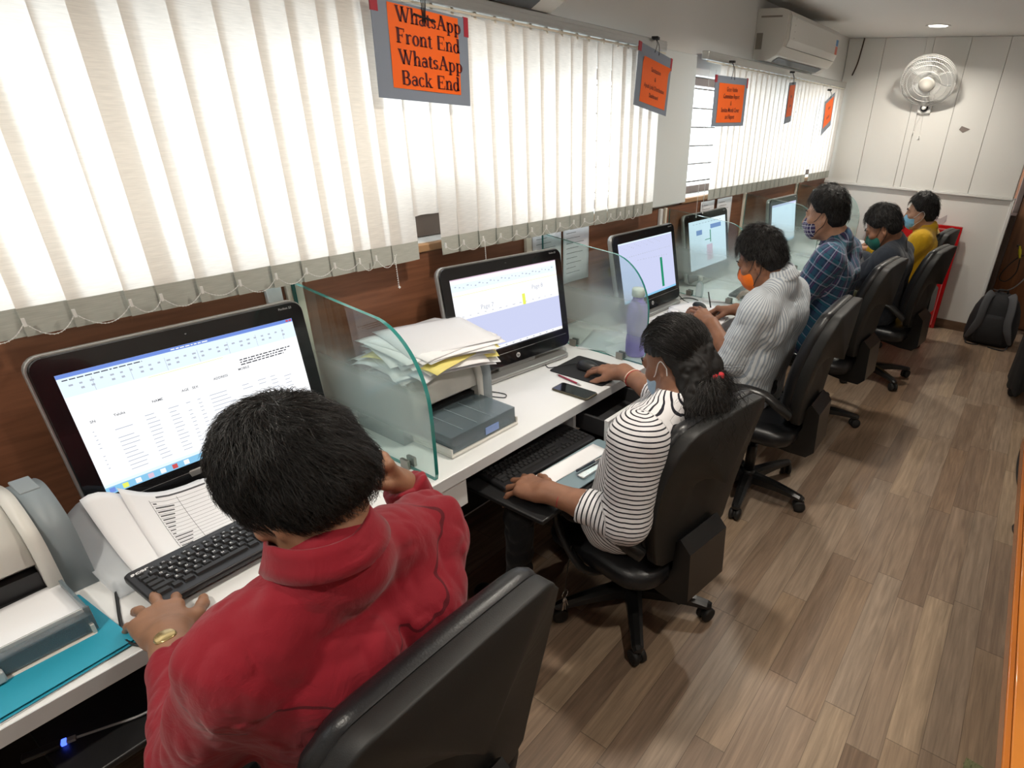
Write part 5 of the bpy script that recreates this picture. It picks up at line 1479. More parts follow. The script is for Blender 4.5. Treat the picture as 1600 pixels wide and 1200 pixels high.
def np_object(name, V, Fq, mats, parent, attrs=None, matidx=None):
    me = bpy.data.meshes.new(name)
    me.vertices.add(len(V)); me.vertices.foreach_set('co', np.asarray(V, np.float32).ravel())
    me.loops.add(Fq.size); me.loops.foreach_set('vertex_index', Fq.ravel().astype(np.int32))
    me.polygons.add(len(Fq)); me.polygons.foreach_set('loop_start', (np.arange(len(Fq)) * Fq.shape[1]).astype(np.int32))
    me.polygons.foreach_set('use_smooth', np.ones(len(Fq), bool))
    for m in (mats if isinstance(mats, (list, tuple)) else [mats]): me.materials.append(m)
    if matidx is not None: me.polygons.foreach_set('material_index', matidx.astype(np.int32))
    me.update(calc_edges=True)
    for k, v in (attrs or {}).items():
        a = me.attributes.new(k, 'FLOAT', 'POINT'); a.data.foreach_set('value', np.asarray(v, np.float32))
    o = bpy.data.objects.new(name, me); COL.objects.link(o)
    if parent is not None:
        o.parent = parent
        o.matrix_parent_inverse = Matrix.Translation(parent.location).inverted()
    return o

def cloth_coords(V, bones):
    """for each vertex: metres along and around the nearest limb"""
    best = np.full(len(V), 9.0); U = np.zeros(len(V)); W_ = np.zeros(len(V))
    for (tag_, ref, base), a, b, ra, rb in bones:
        ab = b - a; L = np.linalg.norm(ab); t = (V - a) @ ab / L ** 2; tc_ = np.clip(t, 0, 1)
        q = V - a - tc_[:, None] * ab; dist = np.linalg.norm(q, axis=1) - (ra + (rb - ra) * tc_)
        if tag_ == 'torso':
            lat_, up_, o_ = ref; w_ = (V - o_) @ up_ - .55 * ((V - o_) @ np.cross(up_, lat_)); u = (V - o_) @ lat_; along_ = w_; around = u
        else:
            e1 = nrm(np.asarray(ref) - (np.asarray(ref) @ ab) * ab / L ** 2); e2 = np.cross(ab / L, e1)
            along_ = np.where(t < 0, base - np.arctan2(-t * L, np.maximum(np.linalg.norm(V - a - t[:, None] * ab, axis=1), 1e-6)) * ra, base + t * L); around = np.arctan2(q @ e2, q @ e1) * max(ra, rb)
        m = dist < best
        best[m] = dist[m]; W_[m] = along_[m]; U[m] = around[m]
    return {'along': W_, 'around': U}

# ---- body builders
def head(Fd, hc, f, u, s=1.0, neck=None, ears=True, kind='man'):
    f = nrm(f); u = nrm(np.asarray(u) - f * (np.asarray(u) @ f)); r = np.cross(f, u); ax = (r, f, u)
    P = lambda x, y, z: hc + s * (r * x + f * y + u * z)
    Fd.ell(P(0, -.012, .032), ax, (.075 * s, .096 * s, .088 * s), .01)
    Fd.ell(P(0, .030, -.030), ax, (.062 * s, .066 * s, .080 * s), .03 * s)
    Fd.ell(P(0, .050, -.090), ax, (.040 * s, .040 * s, .032 * s), .035 * s)
    for sd in (-1, 1):
        Fd.cap(P(sd * .056, .0, -.045), P(sd * .030, .055, -.092), .020 * s, .018 * s, .03 * s)     # jaw line
        Fd.ell(P(sd * .040, .066, -.022), ax, (.026 * s, .022 * s, .020 * s), .02 * s)             # cheek bones
        Fd.ell(P(sd * .031, .095, .006), ax, (.016 * s, .014 * s, .011 * s), .010 * s, 'sub')      # eye sockets
        Fd.ell(P(sd * .031, .079, .005), ax, (.0145 * s, .0125 * s, .0110 * s), .004 * s)          # lids
    Fd.cap(P(-.035, .086, .020), P(.035, .086, .020), .010 * s, .010 * s, .018 * s)                # brow
    Fd.cap(P(0, .092, .006), P(0, .114, -.034), .008 * s, .0125 * s, .014 * s)                     # nose
    for sd in (-1, 1): Fd.ell(P(sd * .011, .101, -.040), ax, (.0095 * s, .010 * s, .008 * s), .006 * s)
    Fd.cap(P(-.017, .091, -.064), P(.017, .091, -.064), .0065 * s, .0065 * s, .010 * s)            # lips
    Fd.cap(P(-.015, .088, -.074), P(.015, .088, -.074), .0072 * s, .0072 * s, .010 * s)
    if ears:
        for sd in (-1, 1):
            e = nrm(r * sd - f * .35); g = nrm(f - e * (f @ e)); up = nrm(np.cross(e, g)) ; up = up if up @ u > 0 else -up
            g2 = nrm(g * .96 - up * .0 + up * .25 * -1); 
            Fd.ell(P(sd * .078, -.010, -.012), (e, nrm(g), up), (.0085 * s, .019 * s, .032 * s), .006 * s)
            Fd.ell(P(sd * .087, -.004, -.010), (e, nrm(g), up), (.0065 * s, .010 * s, .018 * s), .004 * s, 'sub')
            Fd.ell(P(sd * .076, .002, -.038), (e, nrm(g), up), (.007 * s, .009 * s, .010 * s), .006 * s)
    if neck is not None:
        Fd.cap(P(0, -.030, -.035), neck, .050 * s, .060 * s, .035 * s)
        Fd.cap(P(0, .012, -.075), neck + f * .02, .042 * s, .052 * s, .03 * s)
    return P, ax
FING = [((.030, .086, .000), (.043, .026, .021), .0092), ((.0085, .091, .003), (.048, .030, .022), .0094), ((-.0125, .086, .001), (.044, .028, .022), .0088), ((-.031, .076, -.004), (.034, .021, .019), .0078)]
def hand(Fd, wr, d, n, side, curl=(.35, .35, .4, .45), thumb=(.75, .25), s=1.0, spread=.10, fore=None, mid=(1, 1, 1, 1), k=.010):
    """d: finger direction, n: back of the hand; curl in radians at each knuckle"""
    d = nrm(d); n = nrm(np.asarray(n) - d * (np.asarray(n) @ d)); x = np.cross(d, n) * (1 if side == 'L' else -1)
    P = lambda a, b, c: wr + s * (x * a + d * b + n * c)
    kn = k * s
    for (bx, by, bz), _, rr in FING:
        Fd.cap(P(bx * .62, .008, -.002), P(bx, by, bz - .001), .0150 * s, .0120 * s, .014 * s)
    Fd.cap(P(.012, .02, -.010), P(.016, .06, -.012), .016 * s, .013 * s, .02 * s)
    Fd.cap(P(-.022, .02, -.008), P(-.026, .06, -.009), .014 * s, .012 * s, .018 * s)
    tips = []
    for i, ((bx, by, bz), L, rr) in enumerate(FING):
        sp = spread * (1.3, .25, -.75, -1.9)[i]
        dd = nrm(d * cos(sp) + x * sin(sp)); p = P(bx, by, bz); a = 0
        Fd.ell(p, (x, d, n), (rr * 1.06 * s, rr * 1.15 * s, rr * 1.08 * s), kn)
        for j, l in enumerate(L):
            a += curl[i] * (1.0, 1.15 * mid[i], .8 * mid[i])[j]
            e = dd * cos(a) - n * sin(a); q = p + e * l * s
            r0 = rr * (1.0, .93, .86)[j] * s; r1 = rr * (.95, .88, .74)[j] * s
            Fd.cap(p, q, r0, r1, .0035 * s); p = q
        tips.append((p, e, dd, a))
    # thumb from the side of the palm
    t0 = P(.018, .018, -.008); sp, dn = thumb
    e = nrm(d * cos(sp) + x * sin(sp) - n * dn); t1 = t0 + e * .046 * s
    Fd.cap(t0, t1, .0155 * s, .0120 * s, .014 * s)
    e2 = nrm(d * cos(sp * .62) + x * sin(sp * .62) - n * dn * 1.2); t2 = t1 + e2 * .034 * s
    Fd.cap(t1, t2, .0112 * s, .0104 * s, .006 * s)
    e3 = nrm(d * cos(sp * .35) + x * sin(sp * .35) - n * dn * 1.3); t3 = t2 + e3 * .026 * s
    Fd.cap(t2, t3, .0104 * s, .0082 * s, .005 * s)
    tips.append((t3, e3, e3, 0))
    if fore is not None:
        Fd.cap(wr - d * .004, P(0, .022, -.003), .0235 * s, .021 * s, .014 * s)
        c = wr + (fore - wr) * .95
        for o in (.009, -.009): Fd.cap(wr + x * o, wr + (fore - wr) * .5 + x * o * .9, .0190 * s, .0255 * s, .018 * s)
        Fd.cap(wr + (fore - wr) * .5, c, .031 * s, .036 * s, .03 * s)
    return tips, x

def nails(tips, n, x, s, parent, m):
    mb = MB()
    for i, (p, e, dd, a) in enumerate(tips):
        r = (.0070, .0072, .0068, .0060, .0075)[i] * s
        up = nrm(n - e * (n @ e)); sd = np.cross(e, up); c = p + up * r * .60 + e * r * .35
        vs = []; N = 10
        for k in range(N):
            a_ = 2 * pi * k / N; vs.append(c + e * r * .95 * sin(a_) + sd * r * .78 * cos(a_) - up * r * .30 * cos(a_) ** 2)
        vs2 = [v - up * r * .5 for v in vs]
        mb.rings([[tuple(v) for v in vs2], [tuple(v) for v in vs]], 0, True)
    o = mb.build('fingernails', m, None); o.parent = parent; o.matrix_parent_inverse = Matrix.Translation(parent.location).inverted()
    return o

def torso(Fd, pel, c7, sl, sr, off=0.0, k=.05, base=None, belly=0.0):
    """pelvis centre, neck base, shoulder joints"""
    lat = nrm(sr - sl); ch = (sl + sr) / 2
    bo = lambda n, b=0.0: ((n, (lat, up, pel), b) if base is not None else None)
    up = nrm(c7 - pel); front = nrm(np.cross(up, lat)); lat_f = -front
    w1 = pel + (c7 - pel) * .30; w2 = pel + (c7 - pel) * .66
    L1 = np.linalg.norm(w1 - pel); L2 = np.linalg.norm(w2 - w1)
    for sd in (-1, 1):
        a, b, c = pel + lat * .085 * sd, w1 + lat * .072 * sd, w2 + lat * .082 * sd
        Fd.cap(a, b, .108 + off, .100 + off, k, bone=bo('torso'))
        Fd.cap(b, c, .100 + off, .108 + off, k, bone=bo('torso', L1))
        sh = sl if sd < 0 else sr
        Fd.cap(c, sh + (ch - sh) * .12 - up * .02, .104 + off, .066 + off, k, bone=bo('torso', L1 + L2))
        Fd.cap(c7 - up * .010, sh, .048 + off * .6, .055 + off, k * .8, bone=bo('torso', L1 + L2 + .10))
    if belly: Fd.ell(w1 + front * .06, (lat, front, up), (.13, .10 + belly, .12), .06)
    return front, lat, up
def arm(Fd, sh, el, wr, r=(.056, .046, .040, .030), k=.03, off=0.0, base=None, ref=None):
    ref = ref if ref is not None else A(0, 0, 1.0)
    b0 = ('arm', ref, 0.0) if base is not None else None; b1 = ('arm', ref, np.linalg.norm(el - sh)) if base is not None else None
    Fd.cap(sh, el, r[0] + off, r[1] + off, k, bone=b0)
    Fd.cap(el, wr, r[2] + off, r[3] + off, k * .7, bone=b1)
def leg(Fd, hip, kn, an, toe, off=0.0, k=.03):
    Fd.cap(hip, kn, .085 + off, .058 + off, k); Fd.cap(kn, an, .055 + off, .040 + off, k)

# ---- materials
def skin(name, c, rough=.5):
    m, n, L, b = nt_mat(name)
    tc = n.new('ShaderNodeTexCoord'); t = n.new('ShaderNodeTexNoise'); t.inputs['Scale'].default_value = 28; t.inputs['Detail'].default_value = 5
    L.new(tc.outputs['Object'], t.inputs['Vector'])
    r = n.new('ShaderNodeValToRGB'); r.color_ramp.elements[0].position = .3; r.color_ramp.elements[1].position = .72
    r.color_ramp.elements[0].color = (*[x * .84 for x in c], 1); r.color_ramp.elements[1].color = (*[min(1, x * 1.12) for x in c], 1)
    L.new(t.outputs['Fac'], r.inputs[0]); L.new(r.outputs[0], b.inputs['Base Color'])
    b.inputs['Roughness'].default_value = rough; b.inputs['Subsurface Weight'].default_value = .0
    v = n.new('ShaderNodeTexNoise'); v.inputs['Scale'].default_value = 320; v.inputs['Detail'].default_value = 2; L.new(tc.outputs['Object'], v.inputs['Vector'])
    bp = n.new('ShaderNodeBump'); bp.inputs['Strength'].default_value = .14; bp.inputs['Distance'].default_value = .002; L.new(v.outputs['Fac'], bp.inputs['Height']); L.new(bp.outputs[0], b.inputs['Normal'])
    return m
def cloth(name, col, pattern=None, rough=.8, bump=.22, bscale=34):
    m, n, L, b = nt_mat(name)
    b.inputs['Roughness'].default_value = rough; b.inputs['Sheen Weight'].default_value = .15; b.inputs['Specular IOR Level'].default_value = .2
    tc = n.new('ShaderNodeTexCoord')
    def attr(a): q_ = n.new('ShaderNodeAttribute'); q_.attribute_name = a; return q_.outputs['Fac']
    def mth(op, a, bb=None):
        k_ = n.new('ShaderNodeMath'); k_.operation = op
        for i, v in enumerate((a, bb)):
            if v is None: continue
            if isinstance(v, (int, float)): k_.inputs[i].default_value = v
            else: L.new(v, k_.inputs[i])
        return k_.outputs[0]
    def band(a, pitch, wd, ph=0.0):
        return mth('LESS_THAN', mth('FRACT', mth('ADD', mth('DIVIDE', attr(a), pitch), ph + 100.0)), wd)
    def mix(fac, c1, c2):
        x = n.new('ShaderNodeMix'); x.data_type = 'RGBA'
        if isinstance(fac, (int, float)): x.inputs[0].default_value = fac
        else: L.new(fac, x.inputs[0])
        for i, c in ((6, c1), (7, c2)):
            if isinstance(c, tuple): x.inputs[i].default_value = (*c, 1)
            else: L.new(c, x.inputs[i])
        return x.outputs[2]
    col_out = col
    if pattern: col_out = pattern(band, mix, mth)
    if isinstance(col_out, tuple):
        t = n.new('ShaderNodeTexNoise'); t.inputs['Scale'].default_value = 60; L.new(tc.outputs['Object'], t.inputs['Vector'])
        col_out = mix(t.outputs['Fac'], tuple(c * .90 for c in col), tuple(min(1, c * 1.08) for c in col))
    L.new(col_out, b.inputs['Base Color'])
    t1 = n.new('ShaderNodeTexNoise'); t1.inputs['Scale'].default_value = bscale; t1.inputs['Detail'].default_value = 5; t1.inputs['Distortion'].default_value = .8; L.new(tc.outputs['Object'], t1.inputs['Vector'])
    bp = n.new('ShaderNodeBump'); bp.inputs['Strength'].default_value = bump; bp.inputs['Distance'].default_value = .012; L.new(t1.outputs['Fac'], bp.inputs['Height'])
    t2 = n.new('ShaderNodeTexNoise'); t2.inputs['Scale'].default_value = 900; L.new(tc.outputs['Object'], t2.inputs['Vector'])
    b2 = n.new('ShaderNodeBump'); b2.inputs['Strength'].default_value = .15; b2.inputs['Distance'].default_value = .001; L.new(t2.outputs['Fac'], b2.inputs['Height']); L.new(bp.outputs[0], b2.inputs['Normal'])
    L.new(b2.outputs[0], b.inputs['Normal'])
    return m
M_hair = mat('black_hair', (.0065, .0058, .0055), .55, spec=.3)
M_strand = mat('hair_strand', (.016, .014, .013), .30, spec=.55)
M_nail = mat('nail', (.42, .27, .20), .3)
M_eyew = mat('eye_white', (.75, .73, .70), .2)
M_iris = mat('eye_dark', (.02, .012, .008), .1)

# ---- hair
def hair_cap(Fd_h, hc, f, u, s, thick=.014, lo=None, front=.050, nape=-.062, amp=.005, nsc=.018, temple=.0, top=.0):
    f = nrm(f); u = nrm(np.asarray(u) - f * (np.asarray(u) @ f)); r = np.cross(f, u); ax = (r, f, u)
    P = lambda x, y, z: hc + s * (r * x + f * y + u * z)
    m = .15 * s
    Fd = Field(hc - m, hc + m + A(0, 0, .02), Fd_h)
    Fd.ell(P(0, -.014, .036 + top * .5), ax, ((.075 + thick) * s, (.096 + thick) * s, (.087 + thick + top) * s), .01)
    Fd.ell(P(0, -.050, -.020), ax, ((.064 + thick * .7) * s, (.052 + thick) * s, (.055) * s), .03)
    Fd.noise(amp, nsc, 3.1); Fd.noise(amp * .6, nsc * .4, 9.7)
    Fd.full = Fd.d.copy()
    # hairline: forehead plane, side plane over the ears, nape
    Fd.cut(f * .80 - u * .60, P(0, front, .045))
    q = Fd._blk(Fd.lo, Fd.lo + Fd.n * Fd.h)
    sl, X, Y, Z = q
    y = ((X - hc[0]) * f[0] + (Y - hc[1]) * f[1] + (Z - hc[2]) * f[2]) / s
    z = ((X - hc[0]) * u[0] + (Y - hc[1]) * u[1] + (Z - hc[2]) * u[2]) / s
    x = np.abs((X - hc[0]) * r[0] + (Y - hc[1]) * r[1] + (Z - hc[2]) * r[2]) / s
    # lower limit rises from the nape to the temple
    lim = nape + np.clip((y + .045) / .055, 0, 1) * (.016 - nape) + np.clip((y - .02) / .04, 0, 1) * (.012 + temple)
    Fd.d = np.maximum(Fd.d, ((lim - z) * s * .8).astype(np.float32))
    # sideburn
    return Fd, P, ax
def strands(P, ax, s, n, crown, length, thick, lift=(.000, .012), seed=1, rad_=(.075, .096, .087), c0=(0, -.014, .036), region=None, r0=.00055, swirl=.5, spiky=0.0, steps=6, droop=0.0, cap=None):
    """hair strands combed away from the crown over the skull"""
    R = np.random.default_rng(seed); r, f, u = ax; V = []; Fq = []
    crown = nrm(A(*crown))
    ts = np.linspace(.05, .17, 61) * s; org = P(*c0)
    def surf(q):
        d_ = r * q[0] + f * q[1] + u * q[2]
        ii = np.clip(np.round((org + ts[:, None] * d_ - cap.lo) / cap.h).astype(int), 0, cap.n - 1)
        v = cap.full[ii[:, 0], ii[:, 1], ii[:, 2]]; k_ = np.argmax(v > 0)
        return org, d_, ts[k_]
    done = 0
    while done < n:
        q = nrm(R.normal(size=3)); 
        if region is not None and not region(q): continue
        a0 = q.copy(); L = R.uniform(*length); li = R.uniform(*lift); sw = swirl + R.normal() * .25; jit = R.normal(size=3) * .25
        pts = []
        for k in range(steps):
            t = k / (steps - 1)
            o_, d_, tt = surf(q)
            pts.append(o_ + d_ * (tt + s * (-.003 + .005 * min(1, 3 * t) + li * t + spiky * t * t)))
            tg = -(crown - q * (crown @ q)); tg = tg / max(np.linalg.norm(tg), .15); tg = tg + np.cross(q, tg) * sw + jit
            tg = tg - q * (tg @ q)
            q = nrm(q + tg * (L / .09) / steps)
        pts = np.array(pts); b0 = len(V)
        for k, p in enumerate(pts):
            tn = nrm(pts[min(k + 1, steps - 1)] - pts[max(k - 1, 0)] + 1e-9); a = nrm(np.cross(tn, A(.3, .5, .8))); b = np.cross(tn, a)
            rr = r0 * (1.0 - .75 * (k / (steps - 1)) ** 2)
            for j in range(3): V.append(p + rr * (a * cos(2.094 * j) + b * sin(2.094 * j)))
        for k in range(steps - 1):
            for j in range(3): Fq.append((b0 + 3 * k + j, b0 + 3 * k + (j + 1) % 3, b0 + 3 * k + 3 + (j + 1) % 3, b0 + 3 * k + 3 + j))
        done += 1
    return np.array(V), np.array(Fq)
def curve_strands(paths, r0=.0006):
    V = []; Fq = []
    for pts in paths:
        b0 = len(V); n = len(pts)
        for k, p in enumerate(pts):
            tn = nrm(pts[min(k + 1, n - 1)] - pts[max(k - 1, 0)] + 1e-9); a = nrm(np.cross(tn, A(.3, .5, .8))); b = np.cross(tn, a)
            rr = r0 * (1.0 - .75 * (k / (n - 1)) ** 2)
            for j in range(3): V.append(p + rr * (a * cos(2.094 * j) + b * sin(2.094 * j)))
        for k in range(n - 1):
            for j in range(3): Fq.append((b0 + 3 * k + j, b0 + 3 * k + (j + 1) % 3, b0 + 3 * k + 3 + (j + 1) % 3, b0 + 3 * k + 3 + j))
    return np.array(V), np.array(Fq)
def hair_object(parent, cap, st):
    V, Q = join([cap, st]); mi = np.zeros(len(Q)); n0 = len(cap[1])
    k = np.arange(len(st[1])) // 18; mi[n0:] = ((k * 7919) % 5) < 3
    return np_object('hair', V, Q, [M_hair, M_strand], parent, None, mi)
def join(parts):
    V = []; Fq = []; o = 0
    for v, q in parts:
        V.append(v); Fq.append(q + o); o += len(v)
    return np.concatenate(V), np.concatenate(Fq)

def collar_ring(parent, c, up, front, m, r0=.060, hgt=.036, gap=70, sx=1.0, out=.030, wing=.0, name='collar', sc=(1.0, 1.12), attrs=False):
    """folded shirt collar round the neck, open at the front"""
    up = nrm(up); front = nrm(np.asarray(front) - up * (np.asarray(front) @ up)); lat = np.cross(front, up)
    prof = [(0, -.014), (.001, hgt * .7), (.003, hgt), (.007, hgt * .98), (.011, hgt * .6), (.016, .004), (out, -.010), (out - .004, -.012), (.010, .002), (.006, hgt * .45), (.004, hgt * .72), (.003, -.014)]
    N = 44; R = []; al = []; ar = []
    for k in range(N + 1):
        a = rad(gap / 2 + (360 - gap) * k / N)
        e = front * cos(a) * sc[1] + lat * sin(a) * sc[0]
        edge = min(k, N - k) / N
        w_ = wing * max(0, 1 - edge * 9)
        R.append([tuple(c + e * (r0 + p * (1 + w_ * .6)) + up * (h_ * (1 if h_ > 0 else 1 + w_ * 1.2) - .012 * (1 - abs(cos(a / 2))) - (.03 * max(0, cos(a))))) for p, h_ in prof])
    mb = MB().rings(R, 0, True, True); o = mb.build(name, m, None)
    n = len(prof)
    me = o.data
    if attrs:
        a1 = me.attributes.new('along', 'FLOAT', 'POINT'); a1.data.foreach_set('value', np.array([p[1] for _ in range(N + 1) for p in prof], np.float32))
        a2 = me.attributes.new('around', 'FLOAT', 'POINT'); a2.data.foreach_set('value', np.array([rad(360 - gap) * k / N * .075 for k in range(N + 1) for _ in prof], np.float32))
    o.parent = parent; o.matrix_parent_inverse = Matrix.Translation(parent.location).inverted()
    return o
def child(mb, name, m, parent):
    o = mb.build(name, m, None); o.parent = parent; o.matrix_parent_inverse = Matrix.Translation(parent.location).inverted(); return o

def face_mask(parent, hc, f, u, s, m, h, strap, pleats=True, col_label=None):
    f = nrm(f); u = nrm(np.asarray(u) - f * (np.asarray(u) @ f)); r = np.cross(f, u); ax = (r, f, u)
    P = lambda x, y, z: hc + s * (r * x + f * y + u * z)
    Fd = Field(hc - .16 * s, hc + .16 * s, h)
    Fd.ell(P(0, .050, -.062), ax, (.068 * s, .064 * s, .066 * s), .01)
    Fd.cap(P(0, .098, -.020), P(0, .110, -.045), .014 * s, .016 * s, .02 * s)
    Fd.cut(u * .93 + f * .36, P(0, .105, -.012)); Fd.cut(-f * .95 - u * .30, P(0, .030, -.055)); Fd.cut(-u, P(0, .03, -.124))
    if pleats: Fd.noise(.0022, .016 * s, 5.0, True, stretch=(.25, .25, 1.6))
    V, Q = Fd.mesh()
    att = {'along': (V - hc) @ u, 'around': (V - hc) @ r + .6 * ((V - hc) @ f)}
    o = np_object('face_mask', V, Q, m, parent, att)
    if col_label: o['label'] = col_label
    for sd in (-1, 1):
        mb = MB()
        mb.tube(spline([P(sd * .060, .052, -.030), P(sd * .074, .030, -.018), P(sd * .083, .002, .012), P(sd * .088, -.016, .016), P(sd * .090, -.028, -.006)], 5), .0017 * s, 5)
        mb.tube(spline([P(sd * .058, .046, -.095), P(sd * .070, .022, -.070), P(sd * .080, -.008, -.046), P(sd * .090, -.028, -.006)], 5), .0017 * s, 5)
        child(mb, 'ear_loop', strap, parent)
    return o
def eyes(parent, hc, f, u, s):
    f = nrm(f); u = nrm(np.asarray(u) - f * (np.asarray(u) @ f)); r = np.cross(f, u)
    P = lambda x, y, z: hc + s * (r * x + f * y + u * z)
    for sd in (-1, 1):
        T = frame_M(P(sd * .031, .0790, .0045), r, u, f) 
        mb = MB().lathe([(0, -.011 * s), (.0095 * s, -.006 * s), (.0118 * s, .0), (.0100 * s, .0062 * s), (.0058 * s, .0102 * s), (0, .0118 * s)], 16, 0, T)
        mb.lathe([(0, .0122 * s), (.0035 * s, .0118 * s), (.0056 * s, .0104 * s), (.0050 * s, .0098 * s), (0, .0100 * s)], 14, 1, T)
        child(mb, 'eye', [M_eyew, M_iris], parent)
        mb = MB().tube(spline([P(sd * .012, .1005, .024), P(sd * .030, .0975, .031), P(sd * .050, .083, .024)], 5), [.0026 * s, .0034 * s, .0038 * s, .0040 * s, .0040 * s, .0040 * s, .0038 * s, .0034 * s, .003 * s, .0026 * s, .0016 * s], 6, flat=.7)
        child(mb, 'eyebrow', M_hair, parent)
QUICK = 1.0
def person_root(label, x, y): return thing('person', label, 'person', (x, y, 0))
def bounds(pts, m): p = np.array(pts); return p.min(0) - m, p.max(0) + m

def build_person(label, hc, f, c7, pel, sl, sr, el_l, wr_l, el_r, wr_r, hands, sk, shirt_m, trouser_m, shoe_m, hs=1.08, h=.004, hb=.005, u=(0, 0, 1),
                 sleeve_l=1.0, sleeve_r=1.0, off=.016, folds=.007, legs=None, collar=None, torso_h=None, kind='man', scoop=None, extra=None, belly=0.0, nose=True, slv=0.0):
    h *= QUICK; hb *= QUICK
    root = person_root(label, pel[0], pel[1])
    hc, c7, pel, sl, sr, el_l, wr_l, el_r, wr_r = [A(*p) for p in (hc, c7, pel, sl, sr, el_l, wr_l, el_r, wr_r)]
    f = nrm(A(*f)); u = A(*u)
    # body: head, neck, trunk, arms, hands, legs in one solid
    hip = [pel + A(0, -.09, -.02), pel + A(0, .09, -.02)]
    if legs is None:
        legs = [((pel[0] - .42, pel[1] - .11, pel[2] + .01), (pel[0] - .40, pel[1] - .12, .10), (pel[0] - .54, pel[1] - .13, .05)), ((pel[0] - .42, pel[1] + .11, pel[2] + .01), (pel[0] - .37, pel[1] + .12, .10), (pel[0] - .51, pel[1] + .13, .05))]
    legs = [[A(*p) for p in L] for L in legs]
    allp = [hc + .16, hc - .16, c7, pel, sl, sr, el_l, wr_l, el_r, wr_r] + [p for L in legs for p in L[:2]] + [wr_l + nrm(A(*hands[0]['d'])) * .2, wr_r + nrm(A(*hands[1]['d'])) * .2]
    lo, hi = bounds(allp, .13)
    Fd = Field(lo, hi, h)
    P, ax = head(Fd, hc, f, u, hs, neck=c7 - nrm(c7 - pel) * .005)
    torso(Fd, pel, c7, sl, sr, -.012)
    arm(Fd, sl, el_l, wr_l); arm(Fd, sr, el_r, wr_r)
    for i, L in enumerate(legs): leg(Fd, hip[i], L[0], L[1], L[2], -.01); Fd.cap(L[1], L[1] - A(0, 0, .03), .038, .038, .02)
    tips = []
    for hd, wr, el, side in ((hands[0], wr_l, el_l, 'L'), (hands[1], wr_r, el_r, 'R')):
        kw = dict(hd); d = kw.pop('d'); n = kw.pop('n')
        tips.append(hand(Fd, wr, A(*d), A(*n), side, fore=el, **kw) + (A(*n), kw.get('s', 1.0)))
    V, Q = Fd.mesh()
    body = np_object('body', V, Q, sk, root)
    for tp, x, n, s_ in tips: nails(tp, n, x, s_, root, M_nail)
    # shirt
    pts = [c7 + .06, pel, sl, sr, el_l, wr_l, el_r, wr_r, pel - A(0, 0, .12)]
    lo, hi = bounds(pts, .22)
    Fs = Field(lo, hi, hb)
    front, lat, up = torso(Fs, pel, c7, sl, sr, off, base=1, belly=belly)
    if torso_h: Fs.cap(pel - up * torso_h + lat * .07, pel - lat * .07 - up * torso_h, .125, .125, .05)
    for sh, el, wr, fr in ((sl, el_l, wr_l, sleeve_l), (sr, el_r, wr_r, sleeve_r)):
        tl = np.linalg.norm(el - sh) + np.linalg.norm(wr - el); e1 = np.linalg.norm(el - sh)
        ref = A(.2, .1, 1.0)
        w = el + (wr - el) * min(1.0, max(.02, (fr * tl - e1) / max(tl - e1, 1e-6)))
        Fs.cap(sh, el, .062 + off + slv, .054 + off + slv, .035, bone=('arm', ref, 0.0))
        Fs.cap(el, w, .052 + off + slv * .7, .040 + off * .75 + slv * .3, .022, bone=('arm', ref, e1))
        Fs.cap(w - (w - el) * .10, w, .042 + off * .75 + slv * .3, .043 + off * .75 + slv * .3, .006)
        Fs.cut_local(w - el, w, w - .09, w + .09)
    # loose folds
    Fs.noise(folds * .9, .12, 4.0); Fs.noise(folds * .55, .060, 2.0, True, stretch=(1, 1, .55)); Fs.noise(folds * .22, .024, 7.0, True, stretch=(1, 1, .6))
    if collar: Fs.cap(c7 - up * .03, c7 + nrm(hc - c7) * .006, .070, .0625 * max(1, hs), .02, bone=('torso', (lat, up, pel), 0))
    if scoop is not None: Fs.ell(c7 + front * .035 + up * .035, (lat, front, up), scoop, .01, 'sub')
    V, Q = Fs.mesh()
    shirt = np_object('shirt', V, Q, shirt_m, root, cloth_coords(V, Fs.bones))
    # trousers and shoes
    lo, hi = bounds([pel] + [p for L in legs for p in L[:2]] + hip, .16)
    Ft = Field(lo, hi, max(hb, .006 * QUICK))
    Ft.cap(pel - A(0, .08, .01), pel + A(0, .08, -.01), .116, .116, .03)
    for i, L in enumerate(legs): leg(Ft, hip[i], L[0], L[1], L[2], .008)
    Ft.noise(.006, .05, 1.0, True)
    V, Q = Ft.mesh()
    np_object('trousers', V, Q, trouser_m, root, {'along': V[:, 2], 'around': V[:, 1]})
    for L in legs:
        d = nrm(L[2] - L[1] - A(0, 0, (L[2] - L[1])[2])); c = L[1] * A(1, 1, 0) + d * .055
        lo, hi = c - .2, c + .2; hi[2] = .16; lo[2] = -.02
        Fz = Field(lo, hi, .008); sd = np.cross(d, A(0, 0, 1.0))
        Fz.cap(c - d * .085 + A(0, 0, .042), c + d * .10 + A(0, 0, .030), .040, .038, .02); Fz.cap(c - d * .07 + A(0, 0, .05), c - d * .06 + A(0, 0, .10), .040, .042, .02)
        Fz.cut(A(0, 0, -1), A(0, 0, .003)); V, Q = Fz.mesh()
        np_object('shoe', V, Q, shoe_m, root)
    if collar: collar_ring(root, c7 + up * .012 + front * .030 + A(*collar.get('shift', (0, 0, 0))), nrm(up * .75 + nrm(hc - c7) * .5), front, collar.get('m', shirt_m), **{k: v for k, v in collar.items() if k not in ('m', 'shift')}, attrs=True)
    if nose: eyes(root, hc, f, u, hs)
    return root, P, ax, dict(front=front, lat=lat, up=up, c7=c7, hc=hc)

